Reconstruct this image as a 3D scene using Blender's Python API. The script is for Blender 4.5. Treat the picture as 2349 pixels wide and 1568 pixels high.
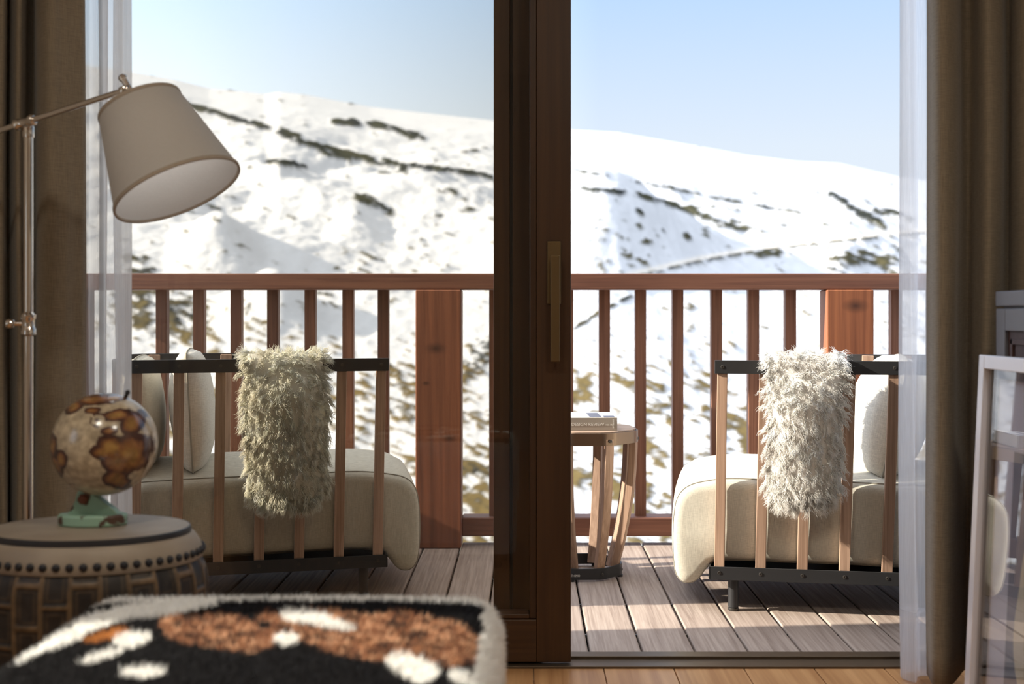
import bpy, bmesh, math, random
import numpy as np
from mathutils import Vector, Matrix, Euler, noise
R = math.radians
random.seed(7); rng = np.random.default_rng(7)
S = bpy.context.scene
for o in list(bpy.data.objects): bpy.data.objects.remove(o)
C = S.collection

# ---------------------------------------------------------------- camera
F = 2674.0; CX = 1211.0; HY = 724.0; CH = 0.93
cam = bpy.data.cameras.new('camera'); camo = bpy.data.objects.new('camera', cam); C.objects.link(camo)
camo.location = (0, 0, CH); camo.rotation_euler = (R(90), 0, 0)
cam.sensor_width = 36; cam.lens = F/2349*36
cam.shift_x = -(CX-1174.5)/2349; cam.shift_y = -(784-HY)/2349
cam.clip_start = .05; cam.clip_end = 3000
cam.dof.use_dof = True; cam.dof.focus_distance = 3.75; cam.dof.aperture_fstop = 3.0
S.camera = camo
def P(px, py, Y): return Vector(((px-CX)*Y/F, Y, CH-(py-HY)*Y/F))

# ---------------------------------------------------------------- sky, sun, exposure
vs = S.view_settings; vs.view_transform = 'Standard'; vs.look = 'None'; vs.gamma = 1; vs.use_curve_mapping = False
vs.exposure = 0.40
W = bpy.data.worlds.new('sky'); S.world = W; W.use_nodes = True
nt = W.node_tree; nt.nodes.clear()
def N(nt, t, **k):
    n = nt.nodes.new(t)
    for a, b in k.items(): setattr(n, a, b)
    return n
tc = N(nt, 'ShaderNodeTexCoord'); sp = N(nt, 'ShaderNodeSeparateXYZ'); nt.links.new(tc.outputs['Generated'], sp.inputs[0])
rp = N(nt, 'ShaderNodeValToRGB'); nt.links.new(sp.outputs['Z'], rp.inputs[0])
rp.color_ramp.elements[0].position = 0.0; rp.color_ramp.elements[0].color = (.88, .91, .94, 1)
e = rp.color_ramp.elements[1]; e.position = .14; e.color = (.77, .87, .99, 1)
e = rp.color_ramp.elements.new(.30); e.color = (.46, .69, 1.05, 1)
e = rp.color_ramp.elements.new(.42); e.color = (.50, .70, 1.0, 1)
e = rp.color_ramp.elements.new(1.0); e.color = (1.82, 1.88, 2.02, 1)
az = N(nt, 'ShaderNodeMapRange'); nt.links.new(sp.outputs['X'], az.inputs['Value'])
az.inputs['From Min'].default_value = -.40; az.inputs['From Max'].default_value = .06
az.inputs['To Min'].default_value = 1.75; az.inputs['To Max'].default_value = .76
bg = N(nt, 'ShaderNodeBackground'); nt.links.new(rp.outputs[0], bg.inputs[0]); nt.links.new(az.outputs[0], bg.inputs[1])
wo = N(nt, 'ShaderNodeOutputWorld'); nt.links.new(bg.outputs[0], wo.inputs[0])

SUN_AZ, SUN_EL = 95, 25            # degrees left of the view direction, above the horizon
sl = bpy.data.lights.new('sun', 'SUN'); so = bpy.data.objects.new('sun', sl); C.objects.link(so)
sd = Vector((-math.sin(R(SUN_AZ))*math.cos(R(SUN_EL)), math.cos(R(SUN_AZ))*math.cos(R(SUN_EL)), math.sin(R(SUN_EL))))
so.rotation_euler = sd.to_track_quat('Z', 'Y').to_euler(); so.location = (-8, 3, 6)
sl.energy = 8.5; sl.angle = R(.55); sl.color = (1, .93, .80)
FILL_LAMP_W = 11.5

# ---------------------------------------------------------------- helpers
class MB:
    def __init__(s): s.v = []; s.f = []
    def add(s, vs_, fs_):
        b = len(s.v); s.v += [tuple(v) for v in vs_]; s.f += [tuple(i+b for i in f) for f in fs_]; return s
    def box(s, x0, x1, y0, y1, z0, z1):
        v = [(x, y, z) for z in (z0, z1) for y in (y0, y1) for x in (x0, x1)]
        return s.add(v, [(0,2,3,1), (4,5,7,6), (0,1,5,4), (2,6,7,3), (0,4,6,2), (1,3,7,5)])
    def bar(s, a, b, w, t, side=(1,0,0), tw=1.0):
        a = Vector(a); b = Vector(b); d = (b-a).normalized(); u = Vector(side); u = (u-d*u.dot(d)).normalized(); n = d.cross(u)
        v = []
        for p, k in ((a, 1), (b, tw)):
            for i, j in ((-1,-1), (1,-1), (1,1), (-1,1)): v.append(p+u*(i*w/2*k)+n*(j*t/2*k))
        return s.add(v, [(3,2,1,0), (4,5,6,7), (0,1,5,4), (1,2,6,5), (2,3,7,6), (3,0,4,7)])
    def tube(s, pts, r, n=12, cap=True):
        pts = [Vector(p) for p in pts]; rs = r if hasattr(r, '__len__') else [r]*len(pts)
        v = []; fs = []; u = None
        for i, p in enumerate(pts):
            d = (pts[min(i+1, len(pts)-1)]-pts[max(i-1, 0)]).normalized()
            if u is None: u = d.orthogonal().normalized()
            else: u = (u-d*u.dot(d)).normalized()
            w = d.cross(u)
            for k in range(n):
                a = 2*math.pi*k/n; v.append(p+(u*math.cos(a)+w*math.sin(a))*rs[i])
        for i in range(len(pts)-1):
            for k in range(n): fs.append((i*n+k, i*n+(k+1)%n, (i+1)*n+(k+1)%n, (i+1)*n+k))
        if cap: fs.append(tuple(range(n-1, -1, -1))); fs.append(tuple((len(pts)-1)*n+k for k in range(n)))
        return s.add(v, fs)
    def lathe(s, prof, n=48, o=(0,0,0), ax=None, cap=True):
        q = Vector((0,0,1)).rotation_difference(Vector(ax)) if ax is not None else None
        v = []; fs = []; o = Vector(o)
        for r, z in prof:
            for k in range(n):
                a = 2*math.pi*k/n; p = Vector((r*math.cos(a), r*math.sin(a), z))
                if q: p = q @ p
                v.append(p+o)
        for i in range(len(prof)-1):
            for k in range(n): fs.append((i*n+k, i*n+(k+1)%n, (i+1)*n+(k+1)%n, (i+1)*n+k))
        if cap: fs.append(tuple(range(n-1, -1, -1))); fs.append(tuple((len(prof)-1)*n+k for k in range(n)))
        return s.add(v, fs)
    def prism(s, poly, z0, z1, axis='z'):
        n = len(poly); f = {'z': lambda a, b, c: (a, b, c), 'y': lambda a, b, c: (a, c, b), 'x': lambda a, b, c: (c, a, b)}[axis]
        v = [f(a, b, z0) for a, b in poly]+[f(a, b, z1) for a, b in poly]
        return s.add(v, [tuple(range(n-1, -1, -1)), tuple(range(n, 2*n))]+[(i, (i+1)%n, n+(i+1)%n, n+i) for i in range(n)])
    def build(s, name, mat, parent=None, bevel=0, smooth=False, seg=2, loc=None):
        m = bpy.data.meshes.new(name); m.from_pydata([tuple(p) for p in s.v], [], s.f); m.validate()
        bm = bmesh.new(); bm.from_mesh(m); bmesh.ops.recalc_face_normals(bm, faces=bm.faces); bm.to_mesh(m); bm.free()
        if mat is not None:
            for mm in (mat if isinstance(mat, (list, tuple)) else [mat]): m.materials.append(mm)
        o = bpy.data.objects.new(name, m); C.objects.link(o)
        if parent is not None: o.parent = parent
        if loc is not None: o.location = loc
        if smooth:
            m.shade_smooth()
            if smooth != 'all': m.set_sharp_from_angle(angle=R(38))
        if bevel:
            b = o.modifiers.new('bevel', 'BEVEL'); b.width = bevel; b.segments = seg; b.limit_method = 'ANGLE'; b.angle_limit = R(40)
            if not smooth: m.shade_smooth(); m.set_sharp_from_angle(angle=R(38)); b.harden_normals = True
        return o
def thing(name, label=None, cat=None, loc=(0,0,0), rz=0, group=None, kind=None):
    o = bpy.data.objects.new(name, None); C.objects.link(o); o.location = loc; o.rotation_euler = (0, 0, rz); o.empty_display_size = .1
    return tag(o, label, cat, group, kind)
def tag(o, label=None, cat=None, group=None, kind=None):
    if label: o['label'] = label
    if cat: o['category'] = cat
    if group: o['group'] = group
    if kind: o['kind'] = kind
    return o
def dup(o, parent=None, loc=None):
    c = o.copy(); C.objects.link(c)
    if parent is not None: c.parent = parent
    if loc is not None: c.location = loc
    return c
def crom(pts, n=8):
    pts = [Vector(p) for p in pts]; pts = [pts[0]*2-pts[1]]+pts+[pts[-1]*2-pts[-2]]; out = []
    for i in range(1, len(pts)-2):
        a, b, c, d = pts[i-1:i+3]
        for k in range(n):
            t = k/n; out.append(.5*((2*b)+(c-a)*t+(2*a-5*b+4*c-d)*t*t+(3*b-a-3*c+d)*t**3))
    out.append(pts[-2]); return out
def smooth01(x): x = max(0, min(1, x)); return x*x*(3-2*x)

# ---------------------------------------------------------------- materials
def mat(name):
    m = bpy.data.materials.new(name); m.use_nodes = True; t = m.node_tree; t.nodes.clear()
    out = N(t, 'ShaderNodeOutputMaterial'); return m, t, out
def L(t, a, b): t.links.new(a, b)
def rgba(c): return (c[0], c[1], c[2], 1)
def pri(name, col, rough=.5, metal=0, col2=None, scale=(8,8,8), detail=4, bump=0, bscale=None, lo=.35, hi=.65, spec=.5, coords='Object', bdist=.002, sheen=0, dist=0):
    m, t, out = mat(name); b = N(t, 'ShaderNodeBsdfPrincipled'); L(t, b.outputs[0], out.inputs[0])
    b.inputs['Roughness'].default_value = rough; b.inputs['Metallic'].default_value = metal; b.inputs['Specular IOR Level'].default_value = spec
    b.inputs['Base Color'].default_value = rgba(col)
    if sheen: b.inputs['Sheen Weight'].default_value = sheen
    tcn = N(t, 'ShaderNodeTexCoord')
    def noi(sc):
        mp = N(t, 'ShaderNodeMapping'); mp.inputs['Scale'].default_value = sc; L(t, tcn.outputs[coords], mp.inputs[0])
        n = N(t, 'ShaderNodeTexNoise'); n.inputs['Scale'].default_value = 1; n.inputs['Detail'].default_value = detail; n.inputs['Distortion'].default_value = dist
        L(t, mp.outputs[0], n.inputs[0]); return n
    if col2 is not None:
        n = noi(scale); r = N(t, 'ShaderNodeValToRGB'); r.color_ramp.elements[0].position = lo; r.color_ramp.elements[1].position = hi
        r.color_ramp.elements[0].color = rgba(col); r.color_ramp.elements[1].color = rgba(col2)
        L(t, n.outputs[0], r.inputs[0]); L(t, r.outputs[0], b.inputs['Base Color'])
    if bump:
        n2 = noi(bscale or scale); bp = N(t, 'ShaderNodeBump'); bp.inputs['Strength'].default_value = bump; bp.inputs['Distance'].default_value = bdist
        L(t, n2.outputs[0], bp.inputs['Height']); L(t, bp.outputs[0], b.inputs['Normal'])
    return m
# wood whose grain runs along an axis
def wood(name, c1, c2, axis='z', fine=110, rough=.55, bump=.25, knots=None):
    sc = {'z': (fine, fine, fine*.03), 'y': (fine, fine*.03, fine), 'x': (fine*.03, fine, fine)}[axis]
    m, t, out = mat(name); b = N(t, 'ShaderNodeBsdfPrincipled'); L(t, b.outputs[0], out.inputs[0]); b.inputs['Roughness'].default_value = rough
    b.inputs['Specular IOR Level'].default_value = .35
    tcn = N(t, 'ShaderNodeTexCoord'); oi = N(t, 'ShaderNodeObjectInfo')
    ad = N(t, 'ShaderNodeVectorMath', operation='ADD'); L(t, tcn.outputs['Object'], ad.inputs[0]); L(t, oi.outputs['Random'], ad.inputs[1])
    mp = N(t, 'ShaderNodeMapping'); mp.inputs['Scale'].default_value = sc; L(t, ad.outputs[0], mp.inputs[0])
    n = N(t, 'ShaderNodeTexNoise'); n.inputs['Scale'].default_value = 1; n.inputs['Detail'].default_value = 5; n.inputs['Distortion'].default_value = .6; L(t, mp.outputs[0], n.inputs[0])
    mp2 = N(t, 'ShaderNodeMapping'); mp2.inputs['Scale'].default_value = tuple(q*.22 for q in sc); L(t, ad.outputs[0], mp2.inputs[0])
    n2 = N(t, 'ShaderNodeTexNoise'); n2.inputs['Scale'].default_value = 1; n2.inputs['Detail'].default_value = 3; n2.inputs['Distortion'].default_value = 1.5; L(t, mp2.outputs[0], n2.inputs[0])
    mx = N(t, 'ShaderNodeMath', operation='ADD'); L(t, n.outputs[0], mx.inputs[0]); L(t, n2.outputs[0], mx.inputs[1])
    r = N(t, 'ShaderNodeValToRGB'); r.color_ramp.elements[0].position = .36; r.color_ramp.elements[1].position = .64
    hm = N(t, 'ShaderNodeMath', operation='MULTIPLY'); hm.inputs[1].default_value = .5; L(t, mx.outputs[0], hm.inputs[0]); L(t, hm.outputs[0], r.inputs[0])
    r.color_ramp.elements[0].color = rgba(c1); r.color_ramp.elements[1].color = rgba(c2)
    # per-piece tone
    tm = N(t, 'ShaderNodeMapRange'); tm.inputs['To Min'].default_value = .82; tm.inputs['To Max'].default_value = 1.18; L(t, oi.outputs['Random'], tm.inputs['Value'])
    ml = N(t, 'ShaderNodeVectorMath', operation='SCALE'); L(t, r.outputs[0], ml.inputs[0]); L(t, tm.outputs[0], ml.inputs['Scale'])
    last = ml.outputs[0]
    if knots:
        for kx, kz, kr in knots:
            sx = N(t, 'ShaderNodeMapping'); sx.inputs['Location'].default_value = (-kx/kr, 0, -kz/(kr*.55)); sx.inputs['Scale'].default_value = (1/kr, 0, 1/(kr*.55)); L(t, tcn.outputs['Object'], sx.inputs[0])
            gr = N(t, 'ShaderNodeTexGradient', gradient_type='SPHERICAL'); L(t, sx.outputs[0], gr.inputs[0])
            mxr = N(t, 'ShaderNodeMix', data_type='RGBA'); mxr.inputs['B'].default_value = (.035, .012, .006, 1)
            pw = N(t, 'ShaderNodeMath', operation='MULTIPLY'); pw.use_clamp = True; pw.inputs[1].default_value = .9; L(t, gr.outputs['Fac'], pw.inputs[0])
            L(t, pw.outputs[0], mxr.inputs['Factor']); L(t, last, mxr.inputs['A']); last = mxr.outputs['Result']
    L(t, last, b.inputs['Base Color'])
    bp = N(t, 'ShaderNodeBump'); bp.inputs['Strength'].default_value = bump; bp.inputs['Distance'].default_value = .001; L(t, n.outputs[0], bp.inputs['Height']); L(t, bp.outputs[0], b.inputs['Normal'])
    return m
def cloth(name, col, trans=.25, col2=None, scale=900, bump=.3, sheen=.2, con=1.0):
    m, t, out = mat(name); b = N(t, 'ShaderNodeBsdfPrincipled'); b.inputs['Roughness'].default_value = .9; b.inputs['Specular IOR Level'].default_value = .1; b.inputs['Sheen Weight'].default_value = sheen
    tr = N(t, 'ShaderNodeBsdfTranslucent'); mx = N(t, 'ShaderNodeMixShader'); mx.inputs[0].default_value = trans
    tcn = N(t, 'ShaderNodeTexCoord'); ns = []
    for sc in ((scale, scale, scale*.06), (scale*.08, scale*.08, scale)):
        mp = N(t, 'ShaderNodeMapping'); mp.inputs['Scale'].default_value = sc; L(t, tcn.outputs['Object'], mp.inputs[0])
        n = N(t, 'ShaderNodeTexNoise'); n.inputs['Scale'].default_value = 1; n.inputs['Detail'].default_value = 2; L(t, mp.outputs[0], n.inputs[0]); ns.append(n)
    ad = N(t, 'ShaderNodeMath', operation='ADD'); L(t, ns[0].outputs[0], ad.inputs[0]); L(t, ns[1].outputs[0], ad.inputs[1])
    r = N(t, 'ShaderNodeMapRange'); r.inputs['From Min'].default_value = .7; r.inputs['From Max'].default_value = 1.3; L(t, ad.outputs[0], r.inputs['Value'])
    mc = N(t, 'ShaderNodeMix', data_type='RGBA'); mc.inputs['A'].default_value = rgba([q*(1-.2*con) for q in col]); mc.inputs['B'].default_value = rgba([min(1, q*(1+.15*con)) for q in col]); L(t, r.outputs[0], mc.inputs['Factor'])
    L(t, mc.outputs['Result'], b.inputs['Base Color']); L(t, mc.outputs['Result'], tr.inputs[0])
    bp = N(t, 'ShaderNodeBump'); bp.inputs['Strength'].default_value = bump; bp.inputs['Distance'].default_value = .0006; L(t, ad.outputs[0], bp.inputs['Height']); L(t, bp.outputs[0], b.inputs['Normal'])
    L(t, b.outputs[0], mx.inputs[1]); L(t, tr.outputs[0], mx.inputs[2]); L(t, mx.outputs[0], out.inputs[0]); return m
def sheer(name, col, op):
    m, t, out = mat(name); d = N(t, 'ShaderNodeBsdfDiffuse'); tr = N(t, 'ShaderNodeBsdfTranslucent'); tp = N(t, 'ShaderNodeBsdfTransparent')
    d.inputs[0].default_value = rgba(col); tr.inputs[0].default_value = rgba(col)
    a = N(t, 'ShaderNodeMixShader'); a.inputs[0].default_value = .78; L(t, d.outputs[0], a.inputs[1]); L(t, tr.outputs[0], a.inputs[2])
    b = N(t, 'ShaderNodeMixShader')
    tcn = N(t, 'ShaderNodeTexCoord'); mp = N(t, 'ShaderNodeMapping'); mp.inputs['Scale'].default_value = (500, 500, 12); L(t, tcn.outputs['Object'], mp.inputs[0])
    n = N(t, 'ShaderNodeTexNoise'); n.inputs['Scale'].default_value = 1; L(t, mp.outputs[0], n.inputs[0])
    r = N(t, 'ShaderNodeMapRange'); r.inputs['From Min'].default_value = .3; r.inputs['From Max'].default_value = .7; r.inputs['To Min'].default_value = op-.05; r.inputs['To Max'].default_value = op+.05
    L(t, n.outputs[0], r.inputs['Value']); L(t, r.outputs[0], b.inputs[0])
    L(t, tp.outputs[0], b.inputs[1]); L(t, a.outputs[0], b.inputs[2]); L(t, b.outputs[0], out.inputs[0]); return m
def glass(name, tint, boost=1.0):
    m, t, out = mat(name); tp = N(t, 'ShaderNodeBsdfTransparent'); tp.inputs[0].default_value = rgba(tint)
    g = N(t, 'ShaderNodeBsdfGlossy'); g.inputs['Roughness'].default_value = 0.0
    lw = N(t, 'ShaderNodeLayerWeight'); lw.inputs['Blend'].default_value = .5
    pw = N(t, 'ShaderNodeMath', operation='POWER'); pw.inputs[1].default_value = 5; L(t, lw.outputs['Facing'], pw.inputs[0])
    ma = N(t, 'ShaderNodeMath', operation='MULTIPLY_ADD'); ma.use_clamp = True; ma.inputs[1].default_value = .95; ma.inputs[2].default_value = .04*boost; L(t, pw.outputs[0], ma.inputs[0])
    x = N(t, 'ShaderNodeMixShader'); L(t, ma.outputs[0], x.inputs[0]); L(t, tp.outputs[0], x.inputs[1]); L(t, g.outputs[0], x.inputs[2]); L(t, x.outputs[0], out.inputs[0]); return m
def attrmat(name, rough=.9, trans=0, attr='tint', sheen=0, spec=.2):
    m, t, out = mat(name); b = N(t, 'ShaderNodeBsdfPrincipled'); b.inputs['Roughness'].default_value = rough; b.inputs['Specular IOR Level'].default_value = spec; b.inputs['Sheen Weight'].default_value = sheen
    a = N(t, 'ShaderNodeAttribute'); a.attribute_name = attr; L(t, a.outputs['Color'], b.inputs['Base Color'])
    if trans:
        tr = N(t, 'ShaderNodeBsdfTranslucent'); L(t, a.outputs['Color'], tr.inputs[0]); x = N(t, 'ShaderNodeMixShader'); x.inputs[0].default_value = trans
        L(t, b.outputs[0], x.inputs[1]); L(t, tr.outputs[0], x.inputs[2]); L(t, x.outputs[0], out.inputs[0])
    else: L(t, b.outputs[0], out.inputs[0])
    return m

M = {}
M['rail'] = wood('stained_rail_wood', (.125,.05,.027), (.24,.105,.06), 'z')
M['railx'] = wood('stained_rail_wood_along', (.13,.05,.03), (.225,.095,.055), 'x')
M['postw'] = wood('post_wood', (.17,.055,.022), (.33,.115,.045), 'z', fine=70)
M['slat'] = wood('slat_wood', (.27,.165,.11), (.47,.31,.22), 'z', fine=150)
M['black'] = pri('dark_powder_coated_metal', (.035,.035,.037), .42, .3, bump=.1, bscale=(900,900,900), bdist=.0003)
M['bronze'] = pri('bronze_band', (.22,.155,.11), .32, .85)
M['screwm'] = pri('screw_steel', (.075,.068,.062), .38, .6)
M['cush'] = cloth('beige_outdoor_fabric', (.54,.505,.42), 0.0, scale=700)
M['pipe'] = pri('piping', (.32,.30,.25), .9)
M['pillow'] = cloth('ivory_pillow_fabric', (.76,.73,.66), .08, scale=600)
M['curtain'] = cloth('linen_curtain', (.275,.225,.162), .10, scale=500, bump=.5)
M['sheer'] = sheer('white_voile', (.95,.95,.97), .60)
M['hem'] = sheer('white_voile_hem', (.88,.88,.92), .45)
M['door'] = wood('dark_door_wood', (.038,.018,.009), (.070,.034,.015), 'z', fine=60, rough=.38)
M['doorx'] = wood('dark_door_wood_rail', (.038,.018,.009), (.070,.034,.015), 'x', fine=60, rough=.38)
M['glass'] = glass('door_glass', (.928,.914,.886), .5)
M['pane'] = glass('clear_pane', (.97,.98,.98))
M['brass'] = pri('brushed_bronze_handle', (.17,.115,.055), .4, .8, bump=.1, bscale=(900,900,20), bdist=.0003)
M['wall'] = pri('plaster_wall', (.55,.50,.43), .9, bump=.2, bscale=(60,60,60), bdist=.001)
M['ceil'] = pri('ceiling_paint', (.70,.66,.60), .9)
M['nickel'] = pri('polished_nickel', (.72,.67,.62), .16, 1.0)
M['shade'] = cloth('lamp_shade_linen', (.64,.61,.575), .38, scale=1500, bump=.03, con=.25)
M['shadein'] = cloth('lamp_shade_lining', (.90,.90,.90), .4, scale=1500, bump=.01, con=.2)
M['trimsh'] = cloth('lamp_shade_binding', (.36,.30,.24), .02, scale=1500, bump=.05)
M['iron'] = pri('dark_iron', (.03,.03,.035), .4, .5)

# ---------------------------------------------------------------- room shell
def struct(o): o['kind'] = 'structure'; return o
FY = 3.075    # inside face of the front wall line
m = MB()
for k in range(22):
    x0 = -2.02+k*.185; jt = -1.9+(k*37 % 11)*.4
    m.box(x0+.0012, x0+.1838, -1.9, jt, -.03, 0); m.box(x0+.0012, x0+.1838, jt+.002, FY, -.03, 0)
M['floor'] = wood('oak_floor', (.36,.17,.065), (.55,.30,.13), 'y', fine=50, rough=.35)
# plank to plank tone
struct(m.build('floor', M['floor'], bevel=.0015))
XL, XR, YB, ZC = -1.62, 1.62, -1.8, 2.6
ox0, ox1, oz = -1.38, 1.34, 2.35
m = MB(); m.box(XL, ox0, FY, FY+.195, -.05, ZC); m.box(ox1, XR, FY, FY+.195, -.05, ZC); m.box(ox0, ox1, FY, FY+.195, oz, ZC); struct(m.build('wall_front', M['wall']))
# left wall; its side window is added, unseen, to let sun onto the ottoman
wy0, wy1, wz0, wz1 = 1.20, 1.74, .78, 1.36
m = MB(); m.box(XL-.15, XL, YB, wy0, -.05, ZC); m.box(XL-.15, XL, wy1, FY+.195, -.05, ZC); m.box(XL-.15, XL, wy0, wy1, -.05, wz0); m.box(XL-.15, XL, wy0, wy1, wz1, ZC); struct(m.build('wall_left', M['wall']))
struct(MB().box(XR, XR+.2, YB, FY+.195, -.05, ZC).build('wall_right', M['wall']))
struct(MB().box(XL-.15, XR+.2, YB-.2, YB, -.05, ZC).build('wall_back', M['wall']))
struct(MB().box(XL-.15, XR+.2, YB-.2, FY+.195, ZC, ZC+.2).build('ceiling', M['ceil']))
struct(MB().box(XL, XL+.014, YB, FY, 0, .09).build('baseboard_left', M['doorx'], bevel=.002))
struct(MB().box(XR-.014, XR, YB, FY, 0, .09).build('baseboard_right', M['doorx'], bevel=.002))
w = thing('added_window_1', kind='structure')
m = MB(); t_ = .045
m.box(XL-.12, XL-.05, wy0, wy0+t_, wz0, wz1); m.box(XL-.12, XL-.05, wy1-t_, wy1, wz0, wz1); m.box(XL-.12, XL-.05, wy0+t_, wy1-t_, wz0, wz0+t_); m.box(XL-.12, XL-.05, wy0+t_, wy1-t_, wz1-t_, wz1)
m.build('added_window_frame', M['door'], w, bevel=.003)
MB().box(XL-.09, XL-.084, wy0+t_, wy1-t_, wz0+t_, wz1-t_).build('glass_pane', M['pane'], w)
# ceiling lamps added out of view to brighten the room
def fill_lamp(x, y, label):
    t = thing('fill_lamp', label, 'ceiling lamp', (x, y, ZC), group='added ceiling lamps')
    MB().lathe([(.20, 0), (.21, -.01), (.21, -.05), (.19, -.055), (.185, -.045)], 40).build('lamp_housing', M['nickel'], t, smooth=True)
    mm, tt, oo = mat('lit_diffuser'); em = N(tt, 'ShaderNodeEmission'); em.inputs[0].default_value = (1, .84, .62, 1); em.inputs[1].default_value = 3; L(tt, em.outputs[0], oo.inputs[0])
    MB().lathe([(.184, -.040), (.184, -.046)], 40).build('diffuser', mm, t)
    l = bpy.data.lights.new('room_fill_light', 'AREA'); l.shape = 'DISK'; l.size = .36; l.energy = FILL_LAMP_W; l.color = (1, .92, .79)
    lo = bpy.data.objects.new('room_fill_light', l); C.objects.link(lo); lo.parent = t; lo.location = (0, 0, -.06)
    return t
fill_lamp(-.75, .75, 'added round ceiling fill lamp nearer the left wall, out of view')
fill_lamp(.75, .75, 'added round ceiling fill lamp nearer the right wall, out of view')

# threshold and door leaves
m = MB(); m.box(ox0, ox1, FY, 3.105, -.03, .006); m.box(ox0, ox1, 3.105, 3.16, -.03, .0); m.box(ox0, ox1, 3.16, 3.205, -.03, .008)
struct(m.build('trim_1', pri('threshold_bronze', (.12,.085,.055), .4, .5), bevel=.002))
m = MB(); m.box(ox0, ox0+.04, FY-.01, 3.268, 0, oz); m.box(ox1-.04, ox1, FY-.01, 3.268, 0, oz); m.box(ox0, ox1, FY-.01, 3.268, oz-.05, oz)
struct(m.build('trim_2', M['door'], bevel=.003))
d = thing('door_1', kind='structure', loc=(0, 0, 0))
Y0, Y1 = 3.09, 3.155
xr = (1310-CX)*Y0/F; xs = (1215-CX)*Y0/F; xl = ox0+.045
MB().box(xs+.018, xr, Y0, Y1, .012, 2.29).build('door_stile', M['door'], d, bevel=.003)
MB().box(xs, xs+.018, Y0+.006, Y1-.006, .125, 2.19).build('glazing_bead', M['door'], d, bevel=.004)
MB().box(xl, xl+.10, Y0, Y1, .012, 2.29).build('door_stile', M['door'], d, bevel=.003)
MB().box(xl+.10, xs+.018, Y0, Y1, .012, .125).build('door_rail', M['doorx'], d, bevel=.003)
MB().box(xl+.10, xs, Y0+.006, Y1-.006, .125, .139).build('glazing_bead', M['doorx'], d, bevel=.004)
MB().box(xl+.10, xs+.018, Y0, Y1, 2.19, 2.29).build('door_rail', M['doorx'], d, bevel=.003)
MB().box(xl+.09, xs+.008, 3.120, 3.126, .13, 2.20).build('glass_pane', M['glass'], d)
# handle
a = P(1255, 553, Y0); b = P(1287, 697, Y0)
hd = MB().box(a.x, b.x, Y0-.009, Y0, b.z, a.z).build('handle', M['brass'], d, bevel=.003, seg=3)
a = P(1263, 586, Y0-.03); b = P(1284, 829, Y0-.03)
m = MB(); m.box(a.x, b.x, Y0-.045, Y0-.027, b.z, a.z)
m.lathe([(.0095, 0), (.0095, .03)], 24, o=((a.x+b.x)/2, Y0-.008, a.z-.022), ax=(0,-1,0))
lv = m.build('handle_lever', M['brass'], hd, bevel=.0025, seg=3)
d = thing('door_2', kind='structure')
Y0, Y1 = 3.195, 3.262
xa = (1132-CX)*Y0/F
MB().box(xa, xa+.045, Y0+.01, Y1, .01, 2.29).build('glazing_bead', M['door'], d, bevel=.003)
MB().box(xa+.045, xa+.052, Y0+.02, Y1, .01, 2.29).build('door_stile', pri('gasket', (.02,.02,.02), .6), d)
MB().box(xa+.052, xa+.135, Y0, Y1, .01, 2.29).build('door_stile', M['door'], d, bevel=.003)
MB().box(ox0+.04, ox0+.13, Y0, Y1, .01, 2.29).build('door_stile', M['door'], d, bevel=.003)
MB().box(ox0+.13, xa, Y0, Y1, .01, .062).build('door_rail', M['doorx'], d, bevel=.003)
MB().box(ox0+.13, xa, Y0, Y1, 2.19, 2.29).build('door_rail', M['doorx'], d, bevel=.003)
MB().box(ox0+.12, xa+.01, 3.226, 3.232, .06, 2.20).build('glass_pane', M['glass'], d)

# ---------------------------------------------------------------- deck
M['deck'] = wood('weathered_deck_board', (.29,.215,.175), (.50,.40,.335), 'y', fine=130, rough=.75, bump=.6)
m = MB()
for k in range(-15, 14):
    x0 = .1735+.1475*k; m.box(x0, x0+.1415, 3.212, 4.795, -.028, 0)
struct(m.build('deck', M['deck'], bevel=.006, seg=3))
m = MB()
for y in (3.3, 3.75, 4.2, 4.65): m.box(-2.1, 2.2, y, y+.06, -.09, -.03)
m.box(-2.1, 2.2, 3.2, 4.79, -.12, -.09)
struct(m.build('deck_joists', M['black']))
m = MB()
for k in range(-15, 13):
    x0 = .1735+.1475*k-.006
    for y in (3.42, 3.78, 4.14, 4.5): m.box(x0, x0+.006, y, y+.012, -.02, -.006)
struct(m.build('deck_clips', M['screwm']))
M['render'] = pri('white_house_render', (.80,.78,.73), .9, bump=.2, bscale=(60,60,60), bdist=.001)
m = MB(); m.box(XL-.15, ox0-.04, FY+.195, FY+.205, -.6, 2.8); m.box(ox1+.04, XR+.2, FY+.195, FY+.205, -.6, 2.8); m.box(ox0-.04, ox1+.04, FY+.195, FY+.205, oz, 2.8); struct(m.build('wall_facade', M['render']))
struct(MB().box(XR+.2, 2.6, FY, FY+.195, -.6, 2.8).build('wall_outer_right', M['render']))

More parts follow.
